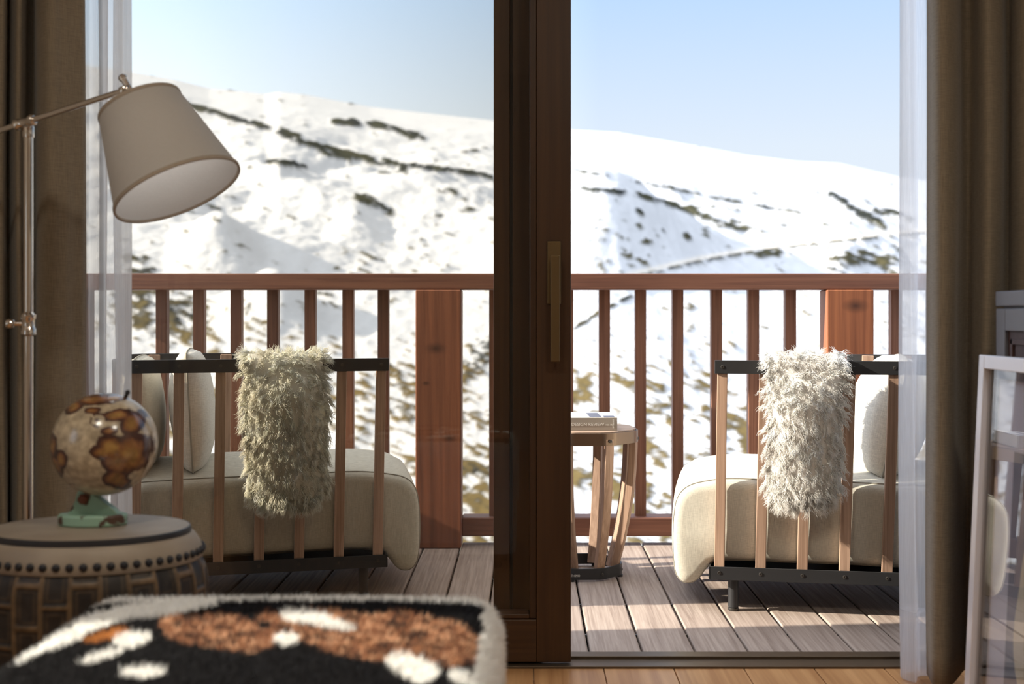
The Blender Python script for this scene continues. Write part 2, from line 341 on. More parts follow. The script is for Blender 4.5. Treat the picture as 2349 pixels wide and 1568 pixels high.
# ---------------------------------------------------------------- railing
rl = thing('balcony_railing', 'brown stained wooden balcony railing with square balusters and wide posts in front of the snow', 'railing', (0, 4.7, 0))
Yf = 4.70
def lx(px, Y): return (px-CX)*Y/F
MB().box(-1.95, 2.15, -.02, .125, 1.035, 1.10).build('top_rail', M['railx'], rl, bevel=.006)
for a, b in ((lx(1058, 4.7), lx(1898, 4.7)), (lx(2005, 4.7), 2.15), (-1.95, lx(953, 4.7))):
    MB().box(a, b, .02, .125, .037, .113).build('bottom_rail', M['railx'], rl, bevel=.007)
cs = [(355,383),(441,468),(527,554),(611,638),(697,724),(784,811),(866,891),(1122,1147),(1205,1230),(1290,1315),(1375,1399),(1458,1482),(1543,1568),(1632,1657),(1717,1742),(1802,1827),(2045,2070),(2131,2156),(2217,2242),(269,294),(183,208)]
for a, b in cs:
    xc = lx((a+b)/2, 4.76)
    MB().box(-.0225, .0225, .06-.0, .105, 0, .93).build('baluster', M['rail'], rl, bevel=.004, loc=(xc, 0, .11))
M['post1'] = wood('post_wood_left', (.13,.045,.022), (.25,.09,.042), 'z', fine=70, knots=[(-.01, .80, .05), (.045, .44, .035), (-.05,.66,.02)])
M['post2'] = wood('post_wood_right', (.18,.055,.022), (.34,.115,.045), 'z', fine=70, knots=[(.02, .97, .06), (.03, .55, .04)])
for (a, b), mm in (((953,1058), M['post1']), ((1898,2005), M['post2'])):
    x0, x1 = lx(a, 4.66), lx(b, 4.66)
    MB().box(-(x1-x0)/2, (x1-x0)/2, -.04, .085, -.0, 1.034).build('post', mm, rl, bevel=.005, loc=((x0+x1)/2, 0, 0))
# unseen screen added at the left end to shade the deck from the sun
ss = thing('shade_screen', 'added brown boarded screen, unseen at the left end, shading the balcony', 'screen', (-1.90, 3.4, 0))
MB().box(-.05, .05, -.02, 1.24, .77, .81).build('top_rail', M['railx'], ss, bevel=.005)
for k in range(9):
    MB().box(-.015, .015, .0, .131, .04, .77).build('board', M['rail'], ss, bevel=.003, loc=(0, .02+k*.1345, 0))

# ---------------------------------------------------------------- lounge chairs
def screw(parent, x, y, z, ax=(0,-1,0), r=.0058):
    mm = MB(); mm.lathe([(r, -.001), (r, .0004), (r*.85, .0009), (r*.45, .0009), (r*.4, .0001), (.0001, .0001)], 16, o=(x, y, z), ax=ax)
    return mm.build('screw', M['screwm'], parent, smooth=True)
def chair(sx, loc, rz, label, lean0, leang, farstart):
    """local x from the front end towards the back (mirrored by sx), y away from the viewer"""
    t = thing('lounge_chair', label, 'armchair', loc, rz)
    X = lambda x: sx*x
    Wd, Ln = .66, .86; zt0, zt1, zb0, zb1 = .749, .791, .104, .145
    def boxx(m_, x0, x1, *a): return m_.box(min(X(x0), X(x1)), max(X(x0), X(x1)), *a)
    # U shaped flat band at the top, seat frame at the bottom
    m = MB()
    def band(m, xs, dy, z0, z1, shift):
        rr = .07; pts = [(xs[0]+shift, -dy)]+[(Ln+shift-rr+rr*math.sin(a), rr-rr*math.cos(a)-dy) for a in [i*math.pi/16 for i in range(9)]]
        pts += [(Ln+shift-rr+rr*math.cos(a), Wd-rr+rr*math.sin(a)+dy) for a in [i*math.pi/16 for i in range(9)]]+[(xs[1]+shift, Wd+dy)]
        th = .006; n = len(pts); v = []
        for i, p in enumerate(pts):
            p = Vector(p); q = Vector(pts[min(i+1, n-1)])-Vector(pts[max(i-1, 0)]); q.normalize(); nr = Vector((-q.y, q.x))
            for s_, z in ((0, z0), (th, z0), (th, z1), (0, z1)): v.append((X(p.x+nr.x*s_), p.y+nr.y*s_, z))
        fs = [(0,1,2,3), tuple((n-1)*4+k for k in (3,2,1,0))]
        for i in range(n-1):
            for k in range(4): fs.append((i*4+k, i*4+(k+1)%4, (i+1)*4+(k+1)%4, (i+1)*4+k))
        m.add(v, fs)
    band(m, (-.012, farstart-.03), 0.0, zt0, zt1, lean0)
    m.build('arm_band', M['black'], t, bevel=.0012)
    m = MB(); band(m, (-.02, -.02), 0.0, zb0, zb1, 0); boxx(m, -.02, -.014, .0, Wd, zb0, zb1)
    boxx(m, -.014, Ln-.02, .008, Wd-.008, zb0+.012, zb0+.022)
    m.build('seat_frame', M['black'], t, bevel=.0012)
    # slats, near arm, far arm and back
    k = 0
    def slat(p0, p1, w, th, side):
        MB().bar(p0, p1, w, th, side).build('slat', M['slat'], t, bevel=.002)
    for i in range(7):
        xb = .012+.127*i; xt = xb+lean0+leang*i
        if xb > Ln-.05: break
        slat((X(xb), .017, zb1-.02), (X(xt), .017, zt0+.012), .032, .021, (1,0,0))
        screw(t, X(xb), -.001, (zb0+zb1)/2+.002); screw(t, X(xt), -.001, (zt0+zt1)/2)
        if xb >= farstart-.02:
            slat((X(xb), Wd-.017, zb1-.02), (X(xt), Wd-.017, zt1-.004), .040, .021, (1,0,0))
    for i in range(5):
        y = .085+.1225*i
        slat((X(Ln-.016), y, zb1-.02), (X(Ln-.016+lean0+leang*6), y, zt0+.012), .032, .021, (0,1,0))
    for x in (.056, Ln-.07):
        for y in (.045, Wd-.045):
            m = MB(); m.lathe([(.0165, .012), (.0165, zb0+.003)], 24, o=(X(x), y, 0))
            lg = m.build('leg', M['black'], t, smooth=True)
            MB().lathe([(.016, 0), (.0175, .003), (.0165, .009), (.009, .012)], 24, o=(X(x), y, 0)).build('foot_glide', M['screwm'], lg, smooth=True)
    # waterfall seat cushion
    prof = [(Ln-.05,.150),(Ln-.035,.17),(Ln-.035,.37),(Ln-.06,.395),(.50,.405),(.20,.408),(.05,.408),(-.03,.400),(-.085,.385),(-.118,.352),(-.130,.30),(-.134,.22),(-.130,.14),(-.120,.100),(-.098,.080),(-.070,.082),(-.048,.100),(-.024,.130),(.015,.150),(.20,.156),(.5,.152)]
    pp = crom([(a, b, 0) for a, b in prof]+[(prof[0][0], prof[0][1], 0)], 4)[:-1]
    pc = Vector((sum(p.x for p in pp)/len(pp), sum(p.y for p in pp)/len(pp), 0))
    ori = 1 if sum(pp[i].x*pp[(i+1) % len(pp)].y-pp[(i+1) % len(pp)].x*pp[i].y for i in range(len(pp))) > 0 else -1
    ys = [.036,.039,.046,.058,.08,.15,.25,.35,.45,.55,.60,.622,.634,.641,.644]; ins = [.030,.014,.006,.001,0,0,0,0,0,0,0,.001,.006,.014,.030]
    v = []; n = len(pp); wob = lambda a, b: noise.noise(Vector((a*5, b*5, 3.1*sx)))*.006
    for y, q in zip(ys, ins):
        cr = 1-((y-.34)/.30)**2
        for i, p in enumerate(pp):
            a = pp[(i+1) % n]-pp[i-1]; nr = Vector((-a.y, a.x, 0)).normalized()
            inw = nr*ori
            pz = p.y+inw.y*q; px_ = p.x+inw.x*q
            if p.y > .33: pz += .042*max(0, cr)*smooth01((p.y-.33)/.07)
            if p.x < -.09: px_ -= .012*max(0, cr)
            v.append((X(px_), y+wob(p.x+p.y, y)*(.3), pz+wob(p.x, y)))
    fs = []
    for j in range(len(ys)-1):
        for i in range(n): fs.append((j*n+i, j*n+(i+1)%n, (j+1)*n+(i+1)%n, (j+1)*n+i))
    fs += [tuple(range(n-1, -1, -1)), tuple((len(ys)-1)*n+i for i in range(n))]
    cu = MB().add(v, fs).build('seat_cushion', M['cush'], t, smooth='all')
    for j in (3, len(ys)-4):
        ring = [Vector(v[j*n+i]) for i in range(n)]; ring.append(ring[0])
        off = -.001 if j == 3 else .001
        MB().tube([p+Vector((0, off, .0)) for p in ring], .0022, 6, cap=False).build('piping', M['pipe'], cu, smooth='all')
    return t, X, Wd, Ln
locR = (.587, 3.65, 0); rzR = R(-9.2)
locL = (-.481, 3.83, 0); rzL = R(13)
cR, XRf, Wd, Ln = chair(1, locR, rzR, 'slatted outdoor lounge chair on the right, in the open doorway beside the side table', .010, .0030, .49)
cL, XLf, _, _ = chair(-1, locL, rzL, 'slatted outdoor lounge chair on the left, seen through the sliding door glass', -.012, .0008, .42)

# back cushion of the left chair and throw pillows
def pillow(name, label, cat, size, thick, place, material, dent=0.0, group=None):
    n = 22; v = []; fs = []
    w_, h_ = size
    for side in (1, -1):
        for j in range(n+1):
            for i in range(n+1):
                u = -1+2*i/n; q = -1+2*j/n
                u2 = math.copysign(abs(u)**.8, u); q2 = math.copysign(abs(q)**.8, q)
                pinch = 1-.10*(u2*u2*q2*q2)
                edge = max(0, (1-u2**2))*max(0, (1-q2**2))
                th = thick/2*(edge**.42)*(1+.08*noise.noise(Vector((u*1.7+dent, q*1.7, side*2))))
                side_in = 1-.05*(1-q2*q2)*abs(u2)**3-.05*(1-u2*u2)*abs(q2)**3
                x = u2*w_/2*pinch*(1-.05*(1-q2*q2)*u2*u2); z = q2*h_/2*pinch*(1-.05*(1-u2*u2)*q2*q2)
                v.append((x, side*th, z+h_/2))
    k = (n+1)**2
    for s_ in (0, 1):
        for j in range(n):
            for i in range(n):
                a = s_*k+j*(n+1)+i; f = (a, a+1, a+n+2, a+n+1); fs.append(f if s_ == 0 else f[::-1])
    m = bpy.data.meshes.new(name); m.from_pydata(v, [], fs); bm = bmesh.new(); bm.from_mesh(m); bmesh.ops.remove_doubles(bm, verts=bm.verts, dist=.0008); bmesh.ops.recalc_face_normals(bm, faces=bm.faces); bm.to_mesh(m); bm.free()
    m.materials.append(material); m.shade_smooth(); o = bpy.data.objects.new(name, m); C.objects.link(o); o.matrix_world = place
    ring = []
    for i in range(n+1): ring.append(v[i])
    for j in range(1, n+1): ring.append(v[j*(n+1)+n])
    for i in range(n-1, -1, -1): ring.append(v[n*(n+1)+i])
    for j in range(n-1, -1, -1): ring.append(v[j*(n+1)])
    MB().tube(ring, .0028, 6, cap=False).build('piping', M['pipe'], o, smooth='all')
    if label: tag(o, label, cat, group)
    return o
MR = Matrix.Translation(locR) @ Matrix.Rotation(rzR, 4, 'Z'); ML = Matrix.Translation(locL) @ Matrix.Rotation(rzL, 4, 'Z')
def on(MM, x, y, z, rz, tilt): return MM @ Matrix.Translation((x, y, z)) @ Matrix.Rotation(R(rz), 4, 'Z') @ Matrix.Rotation(R(tilt), 4, 'X')
# pillow local: width x, thickness y, height z.  rz=90 puts its faces along the chair
pillow('throw_pillow', 'plump white pillow leaning in the right lounge chair behind its slats', 'pillow', (.44, .42), .25, on(MR, .520, .30, .400, 88, 12), M['pillow'], .3)
pillow('throw_pillow', 'pale pillow standing upright in the left lounge chair, lit from above', 'pillow', (.44, .43), .15, on(ML, -.60, .28, .400, 90, -3), M['pillow'], 1.2)
pillow('back_cushion', 'large beige back cushion against the slatted back of the right lounge chair', 'cushion', (.56, .40), .13, on(MR, .762, .33, .405, 90, 1), M['cush'], 2.1)
pillow('back_cushion', 'large beige back cushion against the slatted back of the left lounge chair', 'cushion', (.56, .40), .14, on(ML, -.765, .33, .405, 90, -3), M['cush'], 3.3)

# ---------------------------------------------------------------- sheepskins
def hair_mesh(roots, dirs, lens, rad, seg, curl, grav, seed, sides=3, clump=None):
    """roots (n,3), dirs (n,3): wavy tapered locks, returned as verts, faces, and lock index per vertex"""
    r_ = np.random.default_rng(seed); n = len(roots); P_ = roots.copy(); D = dirs/np.linalg.norm(dirs, axis=1, keepdims=True)
    a1 = np.cross(D, r_.normal(size=(n, 3))); a1 /= np.linalg.norm(a1, axis=1, keepdims=True); ph = r_.uniform(0, 6.28, n); fr = r_.uniform(.7, 1.3, n)
    if clump is not None:
        _, ci = np.unique(clump, return_inverse=True); nc = ci.max()+1; rv = r_.normal(size=(nc, 3)); pc_ = r_.uniform(0, 6.28, nc); fc = r_.uniform(.8, 1.4, nc)
        a1 = np.cross(D, rv[ci]+r_.normal(size=(n, 3))*.25); a1 /= np.linalg.norm(a1, axis=1, keepdims=True); ph = pc_[ci]+r_.normal(size=n)*.35; fr = fc[ci]+r_.normal(size=n)*.06
    pts = [P_.copy()]
    for s_ in range(seg):
        D = D+np.array([0, 0, -grav]); D /= np.linalg.norm(D, axis=1, keepdims=True)
        a2 = np.cross(D, a1)
        w1 = np.sin(ph+fr*s_*1.35)[:, None]; w2 = np.cos(ph+fr*s_*1.35)[:, None]
        st = D+curl*(a1*w1+a2*w2)
        P_ = P_+st*(lens/seg)[:, None]; pts.append(P_.copy())
    pts = np.stack(pts, 1)                                   # n, seg+1, 3
    T = np.gradient(pts, axis=1); T /= np.linalg.norm(T, axis=2, keepdims=True)+1e-9
    U = np.cross(T, np.broadcast_to(r_.normal(size=(n, 1, 3)), T.shape)); U /= np.linalg.norm(U, axis=2, keepdims=True)+1e-9; V = np.cross(T, U)
    tt = np.linspace(0, 1, seg+1); rr = (1-tt**1.5)*.94+.06
    out = np.zeros((n, seg+1, sides, 3))
    for k in range(sides):
        an = 2*math.pi*k/sides; out[:, :, k] = pts+(U*math.cos(an)+V*math.sin(an))*(rad[:, None, None]*rr[None, :, None])
    v = out.reshape(-1, 3); base = (np.arange(n)*(seg+1)*sides)[:, None, None, None]
    j = np.arange(seg)[None, :, None, None]*sides; k = np.arange(sides)[None, None, :, None]; k2 = (k+1) % sides
    f = np.concatenate([base+j+k, base+j+k2, base+j+sides+k2, base+j+sides+k], axis=3).reshape(-1, 4)
    return v, f, np.repeat(np.arange(n), (seg+1)*sides)
def np_mesh(name, v, f, mats, smooth=True):
    m = bpy.data.meshes.new(name); m.vertices.add(len(v)); m.vertices.foreach_set('co', v.astype(np.float32).ravel())
    m.loops.add(f.size); m.loops.foreach_set('vertex_index', f.astype(np.int32).ravel()); m.polygons.add(len(f))
    m.polygons.foreach_set('loop_start', (np.arange(len(f))*f.shape[1]).astype(np.int32)); m.polygons.foreach_set('loop_total', np.full(len(f), f.shape[1], np.int32))
    m.update(calc_edges=True); m.validate()
    for q in mats: m.materials.append(q)
    if smooth: m.polygons.foreach_set('use_smooth', np.ones(len(f), bool))
    return m
def set_tint(m, col, name='tint'):
    a = m.attributes.new(name, 'FLOAT_COLOR', 'POINT'); c = np.ones((len(col), 4), np.float32); c[:, :3] = col; a.data.foreach_set('color', c.ravel())
M['wool'] = attrmat('sheep_wool', .85, .40, sheen=.15)
M['lock'] = attrmat('sheep_wool_fibre', .7, .45, sheen=.15)
t = M['lock'].node_tree; oo = [q for q in t.nodes if q.type == 'OUTPUT_MATERIAL'][0]; src = oo.inputs[0].links[0].from_socket
tp = N(t, 'ShaderNodeBsdfTransparent'); x = N(t, 'ShaderNodeMixShader'); x.inputs[0].default_value = .12; L(t, src, x.inputs[1]); L(t, tp.outputs[0], x.inputs[2]); L(t, x.outputs[0], oo.inputs[0])
def sheepskin(label, MM, sx, x0, x1, zbot, seed, col):
    """draped over the near arm band; x0..x1 along the arm, outer side hangs to zbot"""
    hw = (x1-x0)/2; xc = (x0+x1)/2; ztop = .803; rr = .036; inner = .50
    def surf(s, u):
        # s: arc position measured from the outer bottom; u in -1..1
        Lo = ztop-rr-zbot; La = math.pi*rr
        if s < Lo: y = -.022-.010*math.sin(math.pi*s/Lo); z = zbot+s; nr = Vector((0,-1,.05))
        elif s < Lo+La:
            a = (s-Lo)/rr; y = -.022+rr-rr*math.cos(a); z = ztop-rr+rr*math.sin(a); nr = Vector((0,-math.cos(a), math.sin(a)))
        else: y = -.022+2*rr; z = ztop-rr-(s-Lo-La); nr = Vector((0,1,0))
        ww = hw*(1-.03*math.sin(s*21+seed))
        if Lo-.13 < s < Lo+.03: nr = (nr+Vector((0, 0, .55))).normalized()
        if s < .11: ww *= math.sqrt(max(.02, 1-((.11-s)/.125)**2.6))
        sk = .010*(s/Lo-.5)
        p = Vector((sx*(xc+sk)+u*ww, y-.045*math.sqrt(max(0, 1-u*u))*smooth01((Lo+.045-s)/.16)-.004, z))
        nr = (nr+Vector((u*1.0, 0, 0))).normalized()
        return p, nr
    Lo = ztop-rr-zbot; Ltot = Lo+math.pi*rr+(ztop-rr-inner)
    m = MB(); ns, nu = 46, 14; v = []
    for j in range(ns+1):
        for i in range(nu+1): v.append(surf(Ltot*j/ns, -1+2*i/nu)[0])
    fs = [(j*(nu+1)+i, j*(nu+1)+i+1, (j+1)*(nu+1)+i+1, (j+1)*(nu+1)+i) for j in range(ns) for i in range(nu)]
    o = m.add(v, fs).build('sheepskin_throw', None, smooth='all'); sd_ = o.modifiers.new('thick', 'SOLIDIFY'); sd_.thickness = .010; sd_.offset = 1
    o.matrix_world = MM; set_tint(o.data, np.tile(np.array(col)*.97, (len(o.data.vertices), 1))); o.data.materials.append(M['wool'])
    tag(o, label, 'sheepskin throw')
    r_ = random.Random(seed); ro, di, le, cc, cl_ = [], [], [], [], []
    nl = 15000; cell = {}
    for q in range(nl):
        s = r_.random()*Ltot*.93; u = r_.uniform(-1, 1)
        if r_.random() < .10: u = math.copysign(1-.05*r_.random(), u)
        if r_.random() < .05: s = r_.random()*.03
        p, nr = surf(s, u)
        sw = Vector((noise.noise(Vector((p.x*14, p.z*14, seed))), 0, noise.noise(Vector((p.x*14, p.z*14, seed+9)))))
        dn = Vector((u*.35, 0, -1)) if s < Lo else (Vector((u*.4, -.4, .1)) if s < Lo+.11 else Vector((0, 0, -1)))
        jx = noise.noise(Vector((p.x*40, s*40, seed)))*.5; key = (int(math.floor(u*hw/.011+jx)), int(math.floor(s/.014+jx*1.3)))
        if key not in cell: cell[key] = (Vector((r_.gauss(0,.42), r_.gauss(0,.25), r_.gauss(0,.30))), r_.uniform(.8, 1.2))
        cd, cs = cell[key]; cl_.append(key[0]*1000+key[1]); cen = Vector((((key[0]+.5)*.011-u*hw)*18, 0, ((key[1]+.5)*.014-s)*18 if s < Lo else 0))
        dd = nr*.8+dn*(.45 if s < Lo-.14 else .15)+sw*.6+cd+cen*.6+Vector((r_.gauss(0,.08), r_.gauss(0,.08), r_.gauss(0,.08)))
        if dd.dot(nr) < .25: dd += nr*(.3-dd.dot(nr))
        ro.append(tuple(p)); di.append(tuple(dd)); le.append(r_.uniform(.024, .043)*(1.25 if s < .05 or abs(u) > .93 else 1))
        tn = .84+.22*noise.noise(Vector((p.x*20, p.z*20, 5)))+r_.uniform(-.08, .10)
        cc.append([min(.985, c*(tn+.15)) for c in col])
    le = np.array(le); rad = np.array([r_.uniform(.0008, .0017) for _ in range(nl)])
    v, f, idx = hair_mesh(np.array(ro), np.array(di), le, rad, 8, .75, .15, seed, clump=np.array(cl_))
    me = np_mesh('wool_locks', v, f, [M['lock']]); set_tint(me, np.array(cc)[idx])
    w_ = bpy.data.objects.new('wool_locks', me); C.objects.link(w_); w_.parent = o
    return o
sheepskin('white long-haired sheepskin draped over the arm of the right lounge chair', MR, 1, .165, .372, .355, 3, (.985, .95, .90))
sheepskin('cream long-haired sheepskin draped over the arm of the left lounge chair, seen through glass', ML, -1, .185, .425, .325, 11, (.985, .95, .84))

# ---------------------------------------------------------------- side table and book
tcx, tcy = .200, 4.21
tb = thing('side_table', 'round slatted outdoor side table with bronze rim and dark metal base ring', 'side table', (tcx, tcy, 0))
def octo(r, n=16, off=-65):
    # rounded octagon outline
    out = []
    for k in range(8*n):
        a = 2*math.pi*k/(8*n); q = ((a-R(off)+math.pi/8) % (math.pi/4))-math.pi/8
        rp_ = r*math.cos(math.pi/8)/math.cos(abs(q)-math.pi/8); out.append((a, min(rp_, r*.962)))
    return out
def ring(m, r0, r1, z0, z1):
    A = octo(1); n = len(A); v = []
    for a, q in A:
        for r_, z in ((r1, z0), (r1, z1), (r0, z1), (r0, z0)): v.append((math.cos(a)*q*r_, math.sin(a)*q*r_, z))
    m.add(v, [(i*4+k, ((i+1)%n)*4+k, ((i+1)%n)*4+(k+1)%4, i*4+(k+1)%4) for i in range(n) for k in range(4)])
m = MB(); ring(m, .201, .207, .481, .524); m.build('rim_band', M['bronze'], tb, bevel=.0008)
m = MB(); ring(m, .140, .147, .007, .046); bs = m.build('base_ring', M['black'], tb, bevel=.0008)
M['ttop'] = wood('table_top_wood', (.30,.20,.14), (.50,.36,.26), 'x', fine=90)
m = MB()
A = [(math.cos(a)*q*.197, math.sin(a)*q*.197) for a, q in octo(1)]
m.prism(A, .500, .5285); m.build('table_top', M['ttop'], tb, bevel=.003)
for k in range(8):
    a = R(-65+45*k); ca, sa = math.cos(a), math.sin(a); pts = []
    for i in range(13):
        t_ = i/12; z = .018+(.505-.018)*t_
        r_ = .112+.074*(1-(1-t_)**2.0); pts.append(Vector((ca*r_, sa*r_, z)))
    v = []; fs = []; tn = Vector((-sa, ca, 0)); rd = Vector((ca, sa, 0))
    for p in pts:
        for i, j in ((-1,-1), (1,-1), (1,1), (-1,1)): v.append(p+rd*(i*.013)+tn*(j*.0165))
    for i in range(12):
        for q in range(4): fs.append((i*4+q, i*4+(q+1)%4, i*4+4+(q+1)%4, i*4+4+q))
    fs += [(3,2,1,0), (48,49,50,51)]
    MB().add(v, fs).build('leg', M['slat'], tb, bevel=.003)
    screw(tb, ca*.2045, sa*.2045, .496, (ca, sa, 0)); screw(tb, ca*.1455, sa*.1455, .026, (ca, sa, 0), .005)
for a in (-110, -20, 70, 160):
    MB().lathe([(.010, 0), (.010, .008)], 16, o=(.137*math.cos(R(a)), .137*math.sin(R(a)), 0)).build('foot', M['black'], tb)
def text(s, size, mat_, parent, loc, rot, name='lettering', align='LEFT', sx=1.0, ext=.0002):
    cu = bpy.data.curves.new(name, 'FONT'); cu.body = s; cu.size = size; cu.align_x = align; cu.extrude = ext; cu.resolution_u = 3
    o = bpy.data.objects.new(name, cu); C.objects.link(o); dg = bpy.context.evaluated_depsgraph_get(); dg.update()
    me = bpy.data.meshes.new_from_object(o.evaluated_get(dg)); C.objects.unlink(o); bpy.data.objects.remove(o)
    me.materials.clear(); me.materials.append(mat_); ob = bpy.data.objects.new(name, me); C.objects.link(ob); ob.parent = parent
    ob.location = loc; ob.rotation_euler = rot; ob.scale = (sx, 1, 1); return ob
M['print'] = pri('white_print', (.85,.83,.78), .6)
# maker's lettering on the base ring, its front facet (between legs at -110 and -65 degrees is centred on -87.5)
fx = -.0; fa = R(-87.5)
nrm = Vector((math.cos(fa), math.sin(fa), 0)); ap = .147*math.cos(math.pi/8)
tgv = Vector((-math.sin(fa), math.cos(fa), 0)); tl = text('ETHIMO', .0115, M['print'], bs, tuple(nrm*(ap+.0007)+tgv*(-.0600)+Vector((0, 0, .0185))), (R(90), 0, fa+R(90)))
dw = max(v_.co.x for v_ in tl.data.vertices); tl.scale = (.036/dw, 1, 1)

bk = thing('book', 'thick grey hardback design book lying on the slatted side table', 'book', (lx(1416, 4.075), 4.075, .5285), R(1.5))
bw, bd, bh = .30, .235, .046
M['cover'] = pri('book_cloth_grey', (.33,.285,.235), .7)
M['coverw'] = pri('book_cover_white', (.80,.78,.74), .5, col2=(.45,.47,.50), scale=(14,14,14), lo=.52, hi=.62)
M['pages'] = pri('book_pages', (.80,.77,.70), .8, bump=.4, bscale=(10,10,900))
MB().box(-bw+.004, -.004, .003, bd-.004, .003, bh-.003).build('pages', M['pages'], bk)
MB().box(-bw, 0, 0, .004, 0, bh).build('spine', M['cover'], bk, bevel=.0012)
MB().box(-bw, 0, .004, bd, 0, .0028).build('cover', M['cover'], bk, bevel=.0008)
ct = MB().box(-bw, 0, .004, bd, bh-.0028, bh).build('cover', M['coverw'], bk, bevel=.0008)
m = MB().box(-.095, -.052, .015, .20, bh, bh+.0003); m.box(-.045, -.006, .006, .075, bh, bh+.0003); m.build('cover_print', pri('cover_print', (.10,.10,.13), .5), bk)
m = text('INTERIOR DESIGN REVIEW', .0152, M['print'], bk, (-.235, -.0006, .0175), (R(90), 0, 0)); dw = max(v_.co.x for v_ in m.data.vertices); m.scale = (.189/dw, 1, 1)
m = text('VOL. 19', .0085, M['print'], bk, (-.042, -.0006, .0180), (R(90), 0, 0)); dw = max(v_.co.x for v_ in m.data.vertices); m.scale = (.023/dw, 1, 1)
m = text('teNeues', .0088, M['print'], bk, (-.012, -.0006, .009), (R(90), R(-90), 0)); dw = max(v_.co.x for v_ in m.data.vertices); m.scale = (.031/dw, 1, 1)

# ---------------------------------------------------------------- curtains
def curtain(name, label, cat, pts, z0, z1, material, thick=0, drift=0.0, seed=1, hem=0, n=7, group=None):
    path = crom([(lx(px, Y), Y, 0) for px, Y in pts], n); L_ = len(path); nz = 36; v = []
    for j in range(nz+1):
        t_ = j/nz; z = z0+(z1-z0)*t_
        for i, p in enumerate(path):
            wx = noise.noise(Vector((i*.10, z*1.1, seed)))*.012*(1-t_*.5); wy = noise.noise(Vector((i*.12, z*1.0, seed+5)))*.010*(1-t_*.5)
            v.append((p.x+wx+drift*(1-t_)**2, p.y+wy, z))
    fs = [(j*L_+i, j*L_+i+1, (j+1)*L_+i+1, (j+1)*L_+i) for j in range(nz) for i in range(L_-1)]
    o = MB().add(v, fs).build(name, material, smooth='all')
    if thick: q = o.modifiers.new('thick', 'SOLIDIFY'); q.thickness = thick
    tag(o, label, cat, group)
    if hem:
        hv = []
        for zz in (z0, z0+hem*.5, z0+hem):
            for i in range(L_):
                jf = (zz-z0)/(z1-z0)*nz; j = int(jf); a = Vector(v[j*L_+i]).lerp(Vector(v[(j+1)*L_+i]), jf-j); hv.append((a.x, a.y-.003, zz))
        hf = [(j*L_+i, j*L_+i+1, (j+1)*L_+i+1, (j+1)*L_+i) for j in range(2) for i in range(L_-1)]
        MB().add(hv, hf).build('hem', M['hem'], o, smooth='all')
    return o
CZ = 2.50
curtain('linen_curtain', 'brown linen curtain hanging in folds at the left, behind the floor lamp', 'curtain',
        [(-165,2.93),(-135,2.84),(-95,2.92),(-60,2.83),(-25,2.92),(8,2.84),(18,2.95),(44,2.85),(66,2.96),(78,2.985),(86,2.90),(112,2.83),(140,2.85),(165,2.875),(188,2.90),(193,2.94),(180,2.96)], .02, CZ, M['curtain'], .003, seed=2)
curtain('linen_curtain', 'brown linen curtain hanging in folds at the right, behind the leaning picture', 'curtain',
        [(2140,2.955),(2131,2.93),(2142,2.86),(2165,2.83),(2188,2.87),(2206,2.955),(2226,2.965),(2246,2.90),(2268,2.86),(2292,2.90),(2306,2.965),(2322,2.955),(2345,2.87),(2375,2.86),(2400,2.93),(2425,2.87),(2460,2.86),(2490,2.92)], .03, CZ, M['curtain'], .003, drift=.0, seed=8)
curtain('sheer_curtain', 'white sheer curtain bunched beside the left linen curtain, behind the lamp shade', 'curtain',
        [(150,3.035),(190,3.00),(205,3.03),(222,2.99),(236,3.03),(246,3.0),(238,3.045),(225,3.03),(240,3.05),(262,3.035),(280,3.00),(297,3.015),(299,3.03),(284,3.045),(266,3.03),(262,3.048),(280,3.055)], .015, CZ, M['sheer'], drift=.004, seed=4, hem=.175)
curtain('sheer_curtain', 'white sheer curtain hanging beside the right linen curtain, over the balcony view', 'curtain',
        [(2100,3.03),(2072,3.02),(2060,2.985),(2068,2.95),(2085,2.94),(2103,2.985),(2120,2.99),(2130,2.975),(2138,3.0)], .008, CZ, M['sheer'], drift=.012, seed=6, hem=.175)
ct = thing('curtain_track', 'slim dark double curtain track fixed above the balcony doors', 'curtain track', (0, 2.95, CZ))
MB().box(XL+.05, XR-.05, -.08, -.05, .0, .02).build('track', M['black'], ct); MB().box(XL+.05, XR-.05, .05, .08, .0, .02).build('track', M['black'], ct)
m = MB()
for x in (-1.7, -.6, .5, 1.4): m.box(x, x+.03, -.08, .08, .02, .10)
m.build('bracket', M['black'], ct)

# ---------------------------------------------------------------- floor lamp
YP = 2.60; px_ = lx(65, YP); fl = thing('floor_lamp', 'polished nickel floor lamp with a tilted taupe drum shade', 'floor lamp', (px_, YP, 0))
zj = CH+(HY-287)*YP/F
MB().lathe([(.13, 0), (.13, .012), (.12, .018), (.02, .022)], 48).build('lamp_base', M['nickel'], fl, smooth=True)
MB().lathe([(.0105, .02), (.0105, zj-.008)], 24).build('pole', M['nickel'], fl, smooth=True)
zc = CH+(HY-742)*YP/F
m = MB(); m.lathe([(.0105, -.028), (.0165, -.024), (.0165, -.012), (.014, -.008), (.014, .008), (.0165, .012), (.0165, .02), (.0105, .026)], 24, o=(0, 0, zc))
m.lathe([(.006, 0), (.006, .018), (.010, .02), (.012, .028), (.009, .036), (.002, .038)], 20, o=(-.010, -.002, zc), ax=(-1, -.25, 0)); m.build('collar', M['nickel'], fl, smooth=True)
joint = Vector((0, -.015, zj+.004))
endw = P(287, 207, 2.50)-Vector((px_, YP, 0)); dr = (endw-joint).normalized()
MB().tube([joint-dr*.42, endw], .0065, 16).build('arm', M['nickel'], fl, smooth=True)
